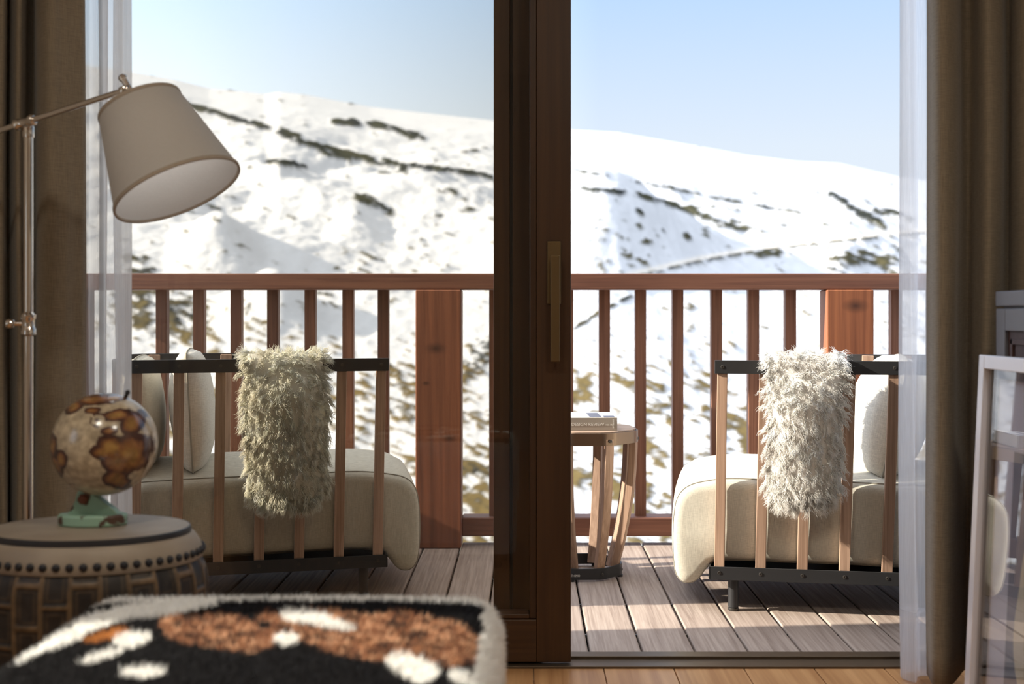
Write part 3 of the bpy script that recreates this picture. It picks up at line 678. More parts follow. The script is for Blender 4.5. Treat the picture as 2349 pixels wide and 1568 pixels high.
m = MB(); m.lathe([(.009, -.03), (.0125, -.026), (.0125, -.018), (.0095, -.014), (.0095, .010), (.0125, .014), (.0125, .022), (.009, .026)], 20, o=joint, ax=dr)
m.lathe([(.012, 0), (.013, .004), (.013, .024), (.011, .028)], 20, o=(0, 0, zj-.028)); m.lathe([(.007, -.022), (.0085, -.018), (.0085, .018), (.007, .022)], 16, o=(0, -.002, zj), ax=(.5, -1, 0))
m.build('arm_joint', M['nickel'], fl, smooth=True)
ax = Vector((.437, -.141, -.889)).normalized()
tc_ = P(322, 246, 2.52)-Vector((px_, YP, 0)); 
stem0 = P(280, 176, 2.50)-Vector((px_, YP, 0)); sdir = Vector((.50, .05, -.86)).normalized()
m = MB(); m.lathe([(.006, -.004), (.0095, 0), (.0095, .006), (.007, .009), (.007, .052), (.014, .056), (.016, .066), (.012, .074)], 20, o=stem0, ax=sdir)
m.lathe([(.008, -.012), (.010, -.010), (.010, .010), (.008, .012)], 16, o=endw, ax=dr); m.lathe([(.006, -.02), (.009, -.018), (.009, .018), (.006, .02)], 16, o=endw, ax=(.3, -1, -.2))
m.build('swivel', M['nickel'], fl, smooth=True)
r0, r1, hh = .0905, .1385, .205
sh = MB(); n = 64
sh.lathe([(r0, 0), (r1, hh), (r1-.0015, hh), (r0-.0015, .0), (r0, 0)], n, o=tc_, ax=ax, cap=False)
q_ = sh.build('lamp_shade', M['shade'], fl, smooth=True)
MB().lathe([(r0-.003, .003), (r1-.003, hh-.002)], n, o=tc_, ax=ax, cap=False).build('lining', M['shadein'], q_, smooth=True)
for rr_, zz in ((r0, 0), (r1, hh)):
    MB().lathe([(rr_-.0025, zz-.0045), (rr_+.0015, zz-.0045), (rr_+.0022, zz), (rr_+.0015, zz+.0035), (rr_-.0025, zz+.0035), (rr_-.0035, zz), (rr_-.0025, zz-.0045)], n, o=tc_, ax=ax, cap=False).build('binding', M['trimsh'], q_, smooth=True)
MB().lathe([(.004, .045), (.013, .055), (.026, .085), (.029, .105), (.024, .125), (.010, .136), (.001, .138)], 24, o=tc_, ax=ax, cap=False).build('bulb', sheer('frosted_bulb', (.9,.9,.9), .5), q_, smooth='all')
bl = bpy.data.lights.new('lining_fill_light', 'POINT'); bl.energy = .20; bl.color = (1, .95, .88); bl.shadow_soft_size = .02; blo = bpy.data.objects.new('lining_fill_light', bl); C.objects.link(blo); blo.parent = fl; blo.location = tc_+ax*.10  # added weak light that brightens the shade lining of an unlit lamp
m = MB(); u1 = ax.orthogonal().normalized(); u2 = ax.cross(u1)
for k in range(3):
    a = k*2.094+.4; e_ = (u1*math.cos(a)+u2*math.sin(a))*(r0-.002); m.tube([tc_+ax*.012, tc_+e_+ax*.006], .0018, 8)
m.lathe([(.010, -.012), (.018, 0), (.018, .035), (.012, .045)], 20, o=tc_, ax=ax); m.build('shade_fitter', M['nickel'], q_, smooth=True)

# ---------------------------------------------------------------- drum stool
DY = 2.23; dx = lx(206, DY); dz = .527
dm = thing('drum_stool', 'carved dark wooden drum stool with a hide top held by black nails', 'drum stool', (dx, DY, 0)); dm.scale = (1, .76, 1)
M['hide_top'] = pri('drum_skin', (.27,.215,.16), .55, col2=(.34,.28,.215), scale=(9,9,9), bump=.2, bscale=(40,40,40))
def drumbody():
    m_, t, out = mat('carved_drum_wood'); b = N(t, 'ShaderNodeBsdfPrincipled'); L(t, b.outputs[0], out.inputs[0]); b.inputs['Roughness'].default_value = .5
    a = N(t, 'ShaderNodeAttribute'); a.attribute_name = 'tint'; tcn = N(t, 'ShaderNodeTexCoord')
    n = N(t, 'ShaderNodeTexNoise'); n.inputs['Scale'].default_value = 45; n.inputs['Detail'].default_value = 5; L(t, tcn.outputs['Object'], n.inputs[0])
    r = N(t, 'ShaderNodeMapRange'); r.inputs['From Min'].default_value = .3; r.inputs['From Max'].default_value = .7; r.inputs['To Min'].default_value = .55; r.inputs['To Max'].default_value = 1.4; L(t, n.outputs[0], r.inputs['Value'])
    s_ = N(t, 'ShaderNodeVectorMath', operation='SCALE'); L(t, a.outputs['Color'], s_.inputs[0]); L(t, r.outputs[0], s_.inputs['Scale']); L(t, s_.outputs[0], b.inputs['Base Color'])
    return m_
# barrel profile with woven relief
def barrel_r(z): return .160+.062*math.sin(math.pi/2*min(1, z/.40))-6*max(0, z-.42)**2
nA, nZ = 288, 130; v = []; col = []; z1 = .468
for j in range(nZ+1):
    z = z1*j/nZ
    for k in range(nA):
        a = 2*math.pi*k/nA; u_ = a*barrel_r(z)
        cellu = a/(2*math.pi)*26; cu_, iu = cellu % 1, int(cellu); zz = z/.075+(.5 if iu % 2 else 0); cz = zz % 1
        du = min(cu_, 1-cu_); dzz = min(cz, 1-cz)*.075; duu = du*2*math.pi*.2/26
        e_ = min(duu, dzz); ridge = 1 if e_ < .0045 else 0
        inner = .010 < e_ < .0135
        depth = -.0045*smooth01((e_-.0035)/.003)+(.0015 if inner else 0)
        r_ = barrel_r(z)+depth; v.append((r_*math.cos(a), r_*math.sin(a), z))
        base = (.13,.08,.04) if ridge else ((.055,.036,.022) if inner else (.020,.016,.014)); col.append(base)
fs = [(j*nA+k, j*nA+(k+1)%nA, (j+1)*nA+(k+1)%nA, (j+1)*nA+k) for j in range(nZ) for k in range(nA)]+[tuple(range(nA-1, -1, -1)), tuple(nZ*nA+k for k in range(nA))]
b_ = MB().add(v, fs).build('drum_body', drumbody(), dm, smooth='all'); set_tint(b_.data, np.array(col))
rs_ = barrel_r(z1)
top = thing('drum_head', None, None, (0, 0, 0)); C.objects.unlink(top); bpy.data.objects.remove(top)
m = MB(); m.lathe([(rs_+.001, z1-.002), (rs_+.004, z1), (rs_+.003, z1+.016), (rs_+.0, z1+.026), (rs_-.006, z1+.036), (.197, dz-.016), (.189, dz-.012)], 96, cap=False)
hd_ = m.build('drum_skin', M['hide_top'], dm, smooth='all')
m = MB(); m.lathe([(.1895, dz-.013), (.1905, dz-.008), (.1885, dz-.001), (.186, dz), (.186, dz-.013)], 96, cap=False); m.build('rim_ring', pri('rim_rubber', (.022,.022,.026), .45), dm, smooth=True)
MB().lathe([(.186, dz-.012), (.186, dz-.0005), (.184, dz)], 96).build('drum_top', M['hide_top'], dm, smooth=True)
nail = None
for k in range(56):
    a = 2*math.pi*k/56; rr_ = rs_+.0035; p = (rr_*math.cos(a), rr_*math.sin(a), z1+.014)
    if nail is None:
        nail = MB().lathe([(.0076, -.001), (.0074, .0015), (.0058, .0042), (.0028, .0058), (.0003, .0062)], 14, ax=(1, 0, 0)).build('nail', M['iron'], dm, smooth='all'); nn = nail
    else: nn = dup(nail, dm)
    nn.location = p; nn.rotation_euler = (0, 0, a)

# ---------------------------------------------------------------- globe
gl = thing('desk_globe', 'antique cream and brown globe on a chipped green iron stand, on the drum stool', 'globe', (lx(240, 2.25), 2.25, dz))
gz = CH-(1018-HY)*2.25/F-dz; gr = 117*2.25/F
def globemat():
    m_, t, out = mat('antique_globe'); b = N(t, 'ShaderNodeBsdfPrincipled'); L(t, b.outputs[0], out.inputs[0]); b.inputs['Roughness'].default_value = .22; b.inputs['Coat Weight'].default_value = .3
    tcn = N(t, 'ShaderNodeTexCoord')
    def noi(sc, det, dist=0, off=(0,0,0)):
        mp = N(t, 'ShaderNodeMapping'); mp.inputs['Location'].default_value = off; L(t, tcn.outputs['Object'], mp.inputs[0])
        n = N(t, 'ShaderNodeTexNoise'); n.inputs['Scale'].default_value = sc; n.inputs['Detail'].default_value = det; n.inputs['Distortion'].default_value = dist; L(t, mp.outputs[0], n.inputs[0]); return n
    at = N(t, 'ShaderNodeAttribute'); at.attribute_name = 'land'
    n1 = noi(30, 6); ad = N(t, 'ShaderNodeMath', operation='MULTIPLY_ADD'); ad.inputs[1].default_value = .55; L(t, n1.outputs[0], ad.inputs[0]); L(t, at.outputs['Fac'], ad.inputs[2])
    r = N(t, 'ShaderNodeValToRGB'); el = r.color_ramp.elements; el[0].position = .60; el[0].color = (.50,.40,.27,1); el[1].position = .66; el[1].color = (.06,.025,.02,1)
    for p_, c_ in ((.78, (.10,.04,.025,1)), (.86, (.26,.11,.04,1)), (1.0, (.36,.20,.06,1))):
        e_ = el.new(p_); e_.color = c_
    L(t, ad.outputs[0], r.inputs[0])
    n2 = noi(70, 6); r2 = N(t, 'ShaderNodeMapRange'); r2.inputs['From Min'].default_value = .3; r2.inputs['From Max'].default_value = .7; r2.inputs['To Min'].default_value = .55; r2.inputs['To Max'].default_value = 1.15; L(t, n2.outputs[0], r2.inputs['Value'])
    s_ = N(t, 'ShaderNodeVectorMath', operation='SCALE'); L(t, r.outputs[0], s_.inputs[0]); L(t, r2.outputs[0], s_.inputs['Scale']); L(t, s_.outputs[0], b.inputs['Base Color']); return m_
bm = bmesh.new(); bmesh.ops.create_uvsphere(bm, u_segments=120, v_segments=80, radius=gr); me = bpy.data.meshes.new('globe_sphere'); bm.to_mesh(me); bm.free(); me.shade_smooth()
gcen = Vector((0, 0, gz)); land = []
# land patches given as directions on the near hemisphere (right, up in units of the radius)
pat = [(-.78,.05,.17,.22), (-.72,-.35,.20,.22), (-.55,-.20,.14,.18), (.28,-.05,.20,.13), (.45,.02,.22,.22), (.55,-.28,.26,.22), (.45,-.62,.18,.22), (.72,-.1,.25,.35), (.30,.92,.2,.06), (-.1,.90,.45,.10), (-.45,.78,.25,.12), (.45,.62,.20,.10), (.72,.45,.15,.2), (.4,.35,.12,.08), (.0,.72,.16,.06)]
for vv in me.vertices:
    p = vv.co/gr; s_ = 0.0
    if p.y < .15:
        for (a, b2, w_, h_) in pat:
            d2 = ((p.x-a)/w_)**2+((p.z-b2)/h_)**2; s_ = max(s_, .70*math.exp(-d2*.55))
        for (a, b2, rr_) in ((.165,.545,.15), (-.43,-.80,.14)):
            dd = math.hypot(p.x-a, (p.z-b2)*1.15)
            if .105 < dd < rr_ or dd < .045: s_ = max(s_, .42)
            elif dd < .105: s_ = min(s_, .15)
    else: s_ = .3+.5*noise.noise(p*1.6)
    land.append((s_, s_, s_))
me.materials.append(globemat()); set_tint(me, np.array(land), 'land')
go = bpy.data.objects.new('globe_sphere', me); C.objects.link(go); go.parent = gl; go.location = gcen
M['verd'] = pri('chipped_green_paint', (.28,.44,.33), .5, col2=(.085,.045,.03), scale=(26,26,26), lo=.56, hi=.60, bump=.4, bscale=(30,30,30), bdist=.001)
gax = Vector((math.sin(R(24)), 0, math.cos(R(24))))
MB().lathe([(.002, gr-.002), (.004, gr), (.003, gr+.006), (.005, gr+.009), (.0045, gr+.013), (.001, gr+.016)], 16, o=gcen, ax=gax).build('axis_pin', M['iron'], gl, smooth='all')
sc_ = 2.25/F; gx = lambda px: (px-240)*sc_
m = MB(); pl = []
for k in range(28):
    a = math.pi*2*k/28; x = gx(213)+.066*math.cos(a); y = .038*math.sin(a); pl.append((x, y))
m.prism(pl, 0, .022)
bo = m.build('stand_base', M['verd'], gl, bevel=.004, smooth=True)
zt = gz-gr*.93
tri = [(gx(158), .020), (gx(276), .020), (gx(266), .030), (gx(205), gz-gr+.012), (gx(192), zt+.004), (gx(182), zt+.002), (gx(176), zt-.018)]
MB().prism(tri, -.012, .012, axis='y').build('stand_bracket', M['verd'], gl, bevel=.003)
bolt = MB().lathe([(.010, 0), (.010, .004), (.006, .006)], 6, o=(gx(196), -.012, gz-gr-.006), ax=(0,-1,0)).build('bolt', pri('rust', (.16,.05,.025), .7), gl)

# ---------------------------------------------------------------- cowhide ottoman
OX0, OX1, OY0, OY1, OZ = -.735, -.045, 1.42, 1.99, .455
ot = thing('cowhide_ottoman', 'ottoman covered in black, brown and white cowhide in the foreground', 'ottoman', ((OX0+OX1)/2, (OY0+OY1)/2, 0))
hx, hy = (OX1-OX0)/2, (OY1-OY0)/2; ocx, ocy = (OX0+OX1)/2, (OY0+OY1)/2
def blob(px, py, cx, cy, rx, ry, ang=0):
    a = R(ang); dx_, dy_ = px-cx, py-cy; u = (dx_*math.cos(a)+dy_*math.sin(a))/rx; w_ = (-dx_*math.sin(a)+dy_*math.cos(a))/ry
    return 1-math.sqrt(u*u+w_*w_)
WH = (.93,.91,.87); BL = (.008,.007,.008); DB = (.07,.038,.026)
def topcol(x, y, z):
    # x,y,z world; hide pattern laid out on the top where the eye finds its patches
    Yc = max(1.2, min(OY1-.01, y)); hgt = CH-min(z, OZ)
    px = CX+x*F/Yc; py = HY+(CH-OZ)*F/Yc
    nn_ = noise.noise(Vector((x*24, y*16, z*20)))*.30+noise.noise(Vector((x*70, y*50, z*40)))*.12
    edge = max((OY1-.030-y)*-1, x-(OX1-.032), -.0)
    if y > OY1-.078+.03*nn_: return WH
    if x > OX1-.030+.02*nn_ : return WH
    if z < OZ-.03 and y < OY1-.05: return WH if nn_ > .12 else BL
    for b_ in ((330,1412,190,22,-6), (190,1455,130,20,-24), (100,1490,90,14,-30), (700,1433,85,22,10), (770,1455,60,10,8), (655,1487,35,17,0), (305,1484,55,20,-6), (950,1545,70,28,14), (230,1520,60,10,-15), (330,1555,60,12,0), (430,1400,60,8,0), (1060,1560,40,16,10)):
        if blob(px, py, *b_)+nn_*.9 > .12: return WH
    if blob(px, py, 250, 1470, 60, 14, -12)+nn_*.8 > .1: return (.45,.17,.045)
    br = max(blob(px, py, 500, 1470, 160, 45, 8), blob(px, py, 850, 1475, 290, 58, 8), blob(px, py, 1000, 1455, 140, 30, 14))
    if br+nn_*.5 > .12:
        k = noise.noise(Vector((x*28, y*50, 3)))*.8+noise.noise(Vector((x*80, y*80, 8)))*.5
        return (.62,.36,.22) if k > .22 else (.40,.19,.10) if k > .02 else ((.24,.10,.055) if k > -.12 else DB)
    return BL
nx, ny = 130, 110; v = []; fs = []; rc = .055
def opt(u, w_):
    # rounded box as superellipse-ish wrap: u,w in -1..1 over the top and down the sides
    return None
def rbox(d):
    d = Vector(d); p = Vector((max(-(hx-rc), min(hx-rc, d.x)), max(-(hy-rc), min(hy-rc, d.y)), max(rc, min(OZ-rc, d.z)))); q = d-p
    return p+q.normalized()*rc, q.normalized()
me_m = MB(); faces_dirs = []
pts = {}; col = []; ns_ = 0
def grid(fn, nu, nw):
    global ns_
    b0 = len(me_m.v); vs_ = []
    for j in range(nw+1):
        for i in range(nu+1):
            p, nr = rbox(fn(i/nu, j/nw)); p.z += .012*max(0, nr.z)*(1-(p.x/hx)**2)*(1-(p.y/hy)**2); vs_.append(p)
    me_m.add(vs_, [(j*(nu+1)+i, j*(nu+1)+i+1, (j+1)*(nu+1)+i+1, (j+1)*(nu+1)+i) for j in range(nw) for i in range(nu)])
grid(lambda a, b: (-hx+2*hx*a, -hy+2*hy*b, OZ), nx, ny)
grid(lambda a, b: (-hx+2*hx*a, -hy, .06+(OZ-.06)*b), nx, 60); grid(lambda a, b: (-hx+2*hx*a, hy, .06+(OZ-.06)*b), nx, 60)
grid(lambda a, b: (-hx, -hy+2*hy*a, .06+(OZ-.06)*b), ny, 60); grid(lambda a, b: (hx, -hy+2*hy*a, .06+(OZ-.06)*b), ny, 60)
M['hide'] = attrmat('cowhide', .75, 0, spec=.12)
ho = me_m.build('hide_cover', M['hide'], ot, smooth='all')
bm = bmesh.new(); bm.from_mesh(ho.data); bmesh.ops.remove_doubles(bm, verts=bm.verts, dist=.0006); bmesh.ops.recalc_face_normals(bm, faces=bm.faces); bm.to_mesh(ho.data); bm.free()
set_tint(ho.data, np.array([topcol(q.co.x+ocx, q.co.y+ocy, q.co.z) for q in ho.data.vertices]))
r_ = random.Random(5); ro, di, le, cc = [], [], [], []
for q in range(42000):
    if r_.random() < .72: p = (r_.uniform(-hx, hx), r_.uniform(-hy, hy), OZ)
    elif r_.random() < .5: p = (hx, r_.uniform(-hy, hy), r_.uniform(.25, OZ))
    else: p = (r_.uniform(-hx, hx), hy, r_.uniform(.30, OZ))
    p, nr = rbox(p); p.z += .012*max(0, nr.z)*(1-(p.x/hx)**2)*(1-(p.y/hy)**2)
    fl_ = Vector((p.x*.8, .6, -.2)); dd = nr*.75+fl_*.9+Vector((r_.gauss(0,.22), r_.gauss(0,.22), r_.gauss(0,.15)))
    if dd.dot(nr) < .2: dd += nr*(.3-dd.dot(nr))
    ro.append(tuple(p)); di.append(tuple(dd)); le.append(r_.uniform(.008, .015)); c = topcol(p.x+ocx, p.y+ocy, p.z); k = r_.uniform(.8, 1.1); cc.append([min(.9, a*k) for a in c])
v, f, idx = hair_mesh(np.array(ro), np.array(di), np.array(le), np.full(len(ro), .00055), 3, .15, .1, 5)
me = np_mesh('hide_hair', v, f, [M['hide']]); set_tint(me, np.array(cc)[idx]); w_ = bpy.data.objects.new('hide_hair', me); C.objects.link(w_); w_.parent = ho
MB().box(-hx+.03, hx-.03, -hy+.03, hy-.03, .03, .08).build('ottoman_base', M['black'], ot, bevel=.004)
for x in (-hx+.07, hx-.07):
    for y in (-hy+.07, hy-.07): MB().lathe([(.018, 0), (.022, .032)], 20, o=(x, y, 0)).build('leg', M['black'], ot, smooth=True)

# ---------------------------------------------------------------- right side: cabinet and leaning picture
YC = 2.68; cxx = lx(2283, YC); ch_ = CH+(HY-668)*YC/F
cb = thing('cabinet', 'low grey cabinet with dark wooden door panels by the right wall', 'cabinet', (cxx, YC, 0))
M['greyp'] = pri('grey_lacquer', (.13,.125,.14), .35)
M['dwood'] = wood('cabinet_panel_wood', (.055,.025,.020), (.12,.06,.05), 'z', fine=60)
MB().box(.02, .42, -1.3, 0, 0, ch_-.03).build('cabinet_body', M['greyp'], cb, bevel=.003)
MB().box(0, .43, -1.31, .0, ch_-.035, ch_).build('cabinet_top', M['greyp'], cb, bevel=.003)
for k in range(2):
    y1 = -.004-k*.652; y0 = y1-.644
    m = MB(); m.box(0, .02, y0, y0+.05, .06, ch_-.04); m.box(0, .02, y1-.05, y1, .06, ch_-.04); m.box(0, .02, y0+.05, y1-.05, .06, .11); m.box(0, .02, y0+.05, y1-.05, ch_-.09, ch_-.04)
    dr_ = m.build('cabinet_door', M['greyp'], cb, bevel=.002)
    m = MB(); m.box(.008, .016, y0+.05, y1-.05, .11, ch_-.09)
    for z in (.13, ch_-.12): m.box(.003, .012, y0+.07, y1-.07, z, z+.012)
    m.box(.003, .012, y0+.07, y0+.082, .13, ch_-.108); m.box(.003, .012, y1-.082, y1-.07, .13, ch_-.108)
    m.build('door_panel', M['dwood'], dr_, bevel=.001)
# picture: local u along -Y (towards viewer), v up the lean, n towards the room
a_top = Vector((lx(2252, 2.62), 2.62, CH-(813-HY)*2.62/F)); a_bot = Vector((lx(2213, 2.62), 2.62, .0))
vv = (a_top-a_bot); PH = vv.length; vv.normalize(); uu = Vector((0, -1, 0)); nn_ = vv.cross(uu); nn_ = nn_ if nn_.x < 0 else -nn_
pc = bpy.data.objects.new('framed_picture', None); C.objects.link(pc); pc.empty_display_size = .1
pc.matrix_world = Matrix(((uu.x, vv.x, nn_.x, a_bot.x), (uu.y, vv.y, nn_.y, a_bot.y), (uu.z, vv.z, nn_.z, a_bot.z), (0,0,0,1)))
tag(pc, 'large framed abstract picture under glass leaning against the grey cabinet', 'picture')
PW = .95
M['frame'] = pri('silver_white_frame', (.82,.81,.86), .22, .25)
M['mat'] = pri('picture_mat', (.62,.61,.68), .8)
m = MB(); f_ = .030
m.box(0, f_, 0, PH, -.030, .006); m.box(PW-f_, PW, 0, PH, -.030, .006); m.box(f_, PW-f_, 0, f_, -.030, .006); m.box(f_, PW-f_, PH-f_, PH, -.030, .006)
fr_ = m.build('frame', M['frame'], pc, bevel=.002)
m = MB(); g0, g1 = f_, f_+.020
m.box(g0, g1, g0, PH-g0, -.03, -.012); m.box(PW-g1, PW-g0, g0, PH-g0, -.03, -.012); m.box(g1, PW-g1, g0, g1, -.03, -.012); m.box(g1, PW-g1, PH-g1, PH-g0, -.03, -.012)
m.build('frame_recess', M['iron'], fr_)
MB().box(g1, PW-g1, g1, PH-g1, -.028, -.022).build('mat_board', M['mat'], pc)
MB().box(f_, PW-f_, f_, PH-f_, -.009, -.006).build('glass_pane', glass('picture_glass', (.985,.985,.99), 1.6), pc)
def art(name, col, poly, dz_):
    MB().prism(poly, -.022, -.0216+dz_).build(name, pri('art_'+name, col, .8), ar)
ar = MB().box(.145, PW-.12, .10, PH-.20, -.022, -.0216).build('artwork', pri('art_ground', (.16,.20,.26), .8, col2=(.34,.32,.36), scale=(3,3,3)), pc)
def wob_(cx_, cy_, rx, ry, s_, n=28):
    return [(cx_+rx*math.cos(a)*(1+.22*noise.noise(Vector((math.cos(a), math.sin(a), s_)))), cy_+ry*math.sin(a)*(1+.22*noise.noise(Vector((math.cos(a)*1.3, math.sin(a)*1.3, s_+4))))) for a in [2*math.pi*k/n for k in range(n)]]
art('cream_shape', (.66,.60,.47), wob_(.26, .30, .075, .17, 1), .0002)
art('maroon_shape', (.09,.02,.03), wob_(.44, .30, .10, .24, 2), .0004)
art('yellow_shape', (.62,.40,.03), wob_(.315, .21, .035, .10, 3), .0006)
art('dark_shape', (.04,.025,.03), wob_(.275, .26, .022, .05, 4), .0008)
art('ochre_shape', (.42,.29,.08), [(.30,.64),(.46,.64),(.46,.72),(.44,.72),(.44,.66),(.39,.66),(.39,.72),(.37,.72),(.37,.66),(.32,.66),(.32,.72),(.30,.72)], .0004)
art('navy_shape', (.02,.035,.09), [(.20,.55), (.60,.55), (.60,.61), (.20,.61)], .0006)

# ---------------------------------------------------------------- mountain
ridge = [(-700,40),(-200,90),(100,135),(304,165),(400,182),(480,202),(560,210),(610,216),(640,211),(700,217),(850,245),(1000,262),(1130,276),(1310,298),(1420,304),(1500,318),(1600,335),(1720,357),(1830,370),(1930,375),(2060,405),(2300,440),(2700,500),(3200,560)]
rx_ = np.array([a for a, b in ridge], float); ry_ = np.array([b for a, b in ridge], float)
Yn, Yr = 55.0, 520.0; E0 = -.205
nb, ne = 620, 520
bx = np.linspace(-900, 3300, nb); eg = np.linspace(0, 1, ne)**1.0
rk = [  # rock and scrub streaks: points along the slope as seen, half width, density
 ([(430,240),(500,262),(600,290),(680,322),(760,347),(900,378),(1000,388),(1128,405)], 7, .95),
 ([(640,300),(700,325),(760,352),(860,372),(930,392)], 9, .8),
 ([(770,280),(830,283),(900,295),(970,320)], 8, .95), ([(820,452),(850,462),(893,486)], 11, .9), ([(612,368),(650,375),(700,383)], 6, .95),
 ([(742,348),(775,362)], 6, .9), ([(1005,437),(1050,440)], 7, .7), ([(1060,483),(1090,487)], 6, .8), ([(1065,350),(1112,342)], 5, .7), ([(560,388),(600,382)],3,.6),
 ([(860,398),(930,395)], 3, .5), ([(990,500),(1010,495)], 5, .6), ([(860,605),(880,612)], 5, .6), ([(675,505),(690,520)],5,.4),
 ([(300,585),(330,600)], 12, .8), ([(300,625),(350,622)], 8, .9),
 ([(1300,392),(1340,396),(1397,404)], 3, .7), ([(1332,434),(1400,440),(1462,448),(1575,482),(1625,505),(1710,532)], 6, .85), ([(1575,478),(1650,515)], 9, .8),
 ([(1462,419),(1591,445),(1720,471),(1834,490),(1900,520)], 3, .75), ([(1650,495),(1750,533)], 4, .7),
 ([(1908,448),(1945,468)], 8, 1), ([(1950,478),(2015,512)], 10, .95), ([(2010,484),(2060,490)], 8, .9),
 ([(1462,485),(1474,490)], 7, 1), ([(1460,520),(1470,522)], 4, .9), ([(1478,556),(1495,556)], 5, 1), ([(1574,540),(1580,548)], 6, .9), ([(1520,530),(1526,532)], 4, .8), ([(1366,524),(1410,530)], 4, .5),
 ([(1915,610),(1990,590),(2055,625)], 20, .75), ([(1740,588),(1790,582)], 7, .8), ([(1880,560),(1900,570)], 8, .8),
 ([(1320,755),(1380,715),(1450,680)], 5, .9),
 ([(304,700),(440,740)], 55, .75), ([(560,700),(600,760)], 30, .5), ([(730,672),(760,680)], 6, .8),
 ([(890,860),(1000,900),(1128,800)], 32, .7), ([(890,930),(1000,960),(1128,960)], 26, .6), ([(1060,1070),(1128,1085)], 16, .85),
]
road = ([(1440,631),(1540,607),(1607,592),(1720,572),(1882,550),(2060,533),(2400,500)], 5)
def segdist(X_, Y_, pl):
    d = np.full(X_.shape, 1e9)
    for (x0, y0), (x1, y1) in zip(pl[:-1], pl[1:]):
        vx, vy = x1-x0, y1-y0; t_ = np.clip(((X_-x0)*vx+(Y_-y0)*vy)/(vx*vx+vy*vy), 0, 1); d = np.minimum(d, np.hypot(X_-(x0+t_*vx), (Y_-(y0+t_*vy))))
    return d
B, G = np.meshgrid(bx, eg); rid = np.interp(B, rx_, ry_); aR = (HY-rid)/F
Ee = E0+(aR-E0)*G
# g -> distance along a straight slope
gg = G; invY = 1/Yn-(gg)*(1/Yn-1/Yr); Yw = 1/invY
Xw = (B-CX)/F*Yw; Zw = CH+Ee*Yw; PY = HY-Ee*F
# relief: gullies and hollows, plus the rocks standing proud
rel = np.zeros(B.shape)
for j in range(ne):
    for i in range(nb):
        x, y = Xw[j, i], Yw[j, i]
        rel[j, i] = noise.fractal(Vector((x/26, y/60, 2)), .8, 2.0, 6)*2.3
amp = np.clip(Yw/160, .35, 1.6); fade = np.clip((1-G)*6, 0, 1)*np.clip(G*12, 0, 1)
def sm(q): q = np.clip(q, 0, 1); return q*q*(3-2*q)
def hollow(cx_, cy_, w_, h_, dep):
    # a bank whose right-hand side drops away from the low sun
    u = (B-cx_)/w_; q = (PY-cy_)/h_; return dep*np.where(np.abs(q) < 1, (1-q*q)**2, 0)*sm(u+1)*(1-sm(u))
rel2 = hollow(1380, 590, 330, 110, 11)+hollow(500, 590, 130, 80, 4.6)+hollow(620, 740, 160, 90, 4.0)+hollow(630, 400, 110, 30, 3.4)+hollow(1930, 600, 70, 45, 1.6)+hollow(820, 510, 90, 60, 2.6)
Zw = Zw+(rel*amp+rel2)*fade; PY = HY-(Zw-CH)/Yw*F
def fnoise(x, y, z, oct_=4):
    return noise.fractal(Vector((x, y, z)), 1.0, 2.0, oct_)
nf = np.zeros(B.shape); nb_ = np.zeros(B.shape); nd = np.zeros(B.shape)
for j in range(ne):
    for i in range(nb):
        b, p = B[j, i], PY[j, i]
        nf[j, i] = noise.fractal(Vector((b/34, (p-b*.35)/13, 1)), .8, 2.0, 5)        # fine streaks running down to the right
        nd[j, i] = noise.fractal(Vector((b/150, (p-b*.35)/60, 7)), 1.0, 2.0, 3)
rock = np.zeros(B.shape)
for pl, w_, dn in rk:
    d = segdist(B, PY, pl); rock = np.maximum(rock, dn*np.clip(1.6-d/w_, 0, 1))
low = np.clip((PY-770)/120, 0, 1)*np.clip((B-880)/60, 0, 1)
rock = np.maximum(rock, low*(.55+.75*nd))
left = np.clip((PY-800)/100, 0, 1)*np.clip((900-B)/60, 0, 1); rock = np.maximum(rock, left*(.40+.6*nd))
rock = np.maximum(rock, np.clip(.12+.4*nd, 0, .34)*np.clip((PY-380)/200, 0, 1))
mask = np.clip((rock+nf*.75-.50)*6, 0, 1)
rd = segdist(B, PY, road[0]); roadm = np.clip(1.5-rd/road[1]/1.0, 0, 1)
redge = np.clip(1.5-np.abs(segdist(B, PY, [(a, b+9) for a, b in road[0]]))/4, 0, 1)*(nf > -.15)
mask = np.maximum(mask*(1-roadm), redge)
Zw = Zw+mask*amp*.25
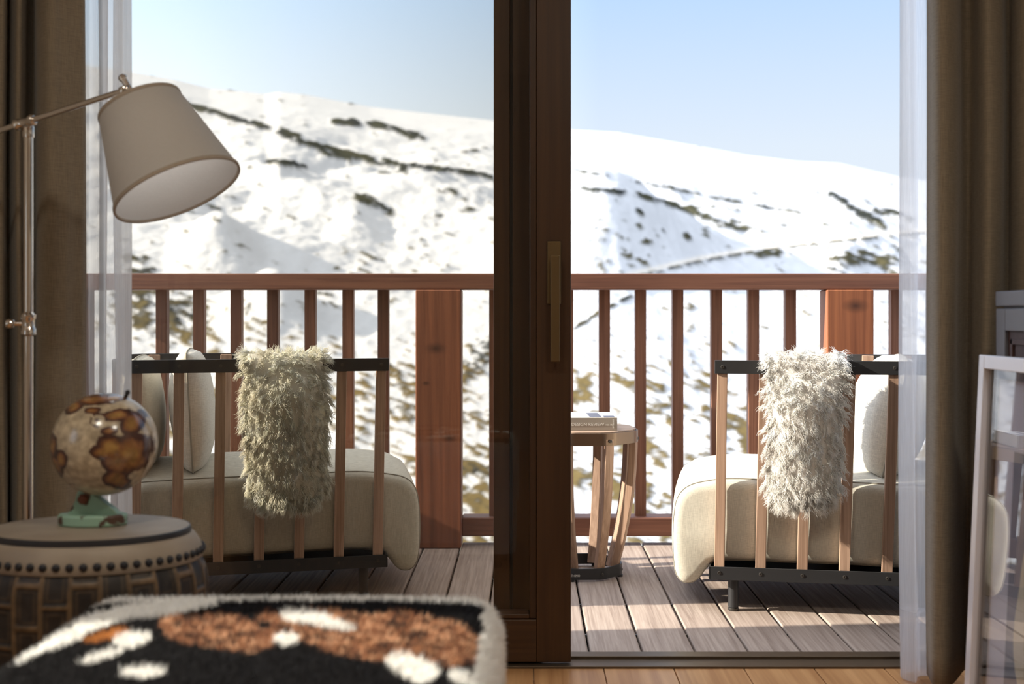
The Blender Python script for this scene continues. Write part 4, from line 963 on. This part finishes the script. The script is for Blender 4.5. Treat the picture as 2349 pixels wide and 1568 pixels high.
# behind the crest the ground falls away
ext = 14; Xe = [Xw]; Ye = [Yw]; Ze = [Zw]
for k in range(1, ext):
    Xe.append(Xw[-1:]*(1+.05*k)); Ye.append(Yw[-1:]*(1+.05*k)); Ze.append(Zw[-1:]-(k*2.2)**1.25)
Xe.insert(0, Xw[:1]*.55); Ye.insert(0, Yw[:1]*.55); Ze.insert(0, Zw[:1]-2.5)
Xa = np.concatenate(Xe, 0); Ya = np.concatenate(Ye, 0); Za = np.concatenate(Ze, 0); rows = Xa.shape[0]
V_ = np.stack([Xa, Ya, Za], -1).reshape(-1, 3); I = np.arange(rows*nb).reshape(rows, nb)
Fq = np.stack([I[:-1, :-1], I[:-1, 1:], I[1:, 1:], I[1:, :-1]], -1).reshape(-1, 4)
me = np_mesh('snowy_mountain', V_, Fq, [])
snow = np.array([.53,.53,.535]); dark = np.array([.022,.025,.024]); olive = np.array([.085,.08,.03]); ochre = np.array([.17,.11,.045]); rdc = np.array([.72,.64,.53])
hue = np.clip(.42+nd*.8+nf*1.3, 0, 1)[..., None]; warm = np.clip((PY-420)/420, 0, 1)[..., None]
rc_ = dark*(1-hue*(.35+.65*warm))+(olive*(1-warm*.6)+ochre*warm*.6)*hue*(.35+.65*warm)
cl = snow*(1-mask[..., None])+rc_*mask[..., None]; cl = cl*(1-.75*roadm[..., None])+rdc*.75*roadm[..., None]
cla = np.concatenate([cl[:1], cl]+[cl[-1:]]*(ext-1), 0).reshape(-1, 3); set_tint(me, cla)
mm = attrmat('snow_and_scrub', .95, 0, spec=.05)
t = mm.node_tree; bs_ = [q for q in t.nodes if q.type == 'BSDF_PRINCIPLED'][0]; tcn = N(t, 'ShaderNodeTexCoord'); n1 = N(t, 'ShaderNodeTexNoise'); n1.inputs['Scale'].default_value = .9; n1.inputs['Detail'].default_value = 6; L(t, tcn.outputs['Object'], n1.inputs[0])
bp = N(t, 'ShaderNodeBump'); bp.inputs['Strength'].default_value = .5; bp.inputs['Distance'].default_value = .5; L(t, n1.outputs[0], bp.inputs['Height']); L(t, bp.outputs[0], bs_.inputs['Normal'])
me.materials.append(mm); mt = bpy.data.objects.new('snowy_mountain', me); C.objects.link(mt)
tag(mt, 'snow covered mountainside with scattered dark rocks, scrub and a track, behind the railing', 'mountain', kind='structure')
# snowy ground just below the balcony
g = MB().add([(-60,5.2,-7), (60,5.2,-7), (60,31,-10.5), (-60,31,-10.5)], [(0,1,2,3)]).build('snow_ground', pri('snow', (.52,.52,.53), .9, bump=.6, bscale=(1.5,1.5,1.5), bdist=.1)); g['kind'] = 'structure'
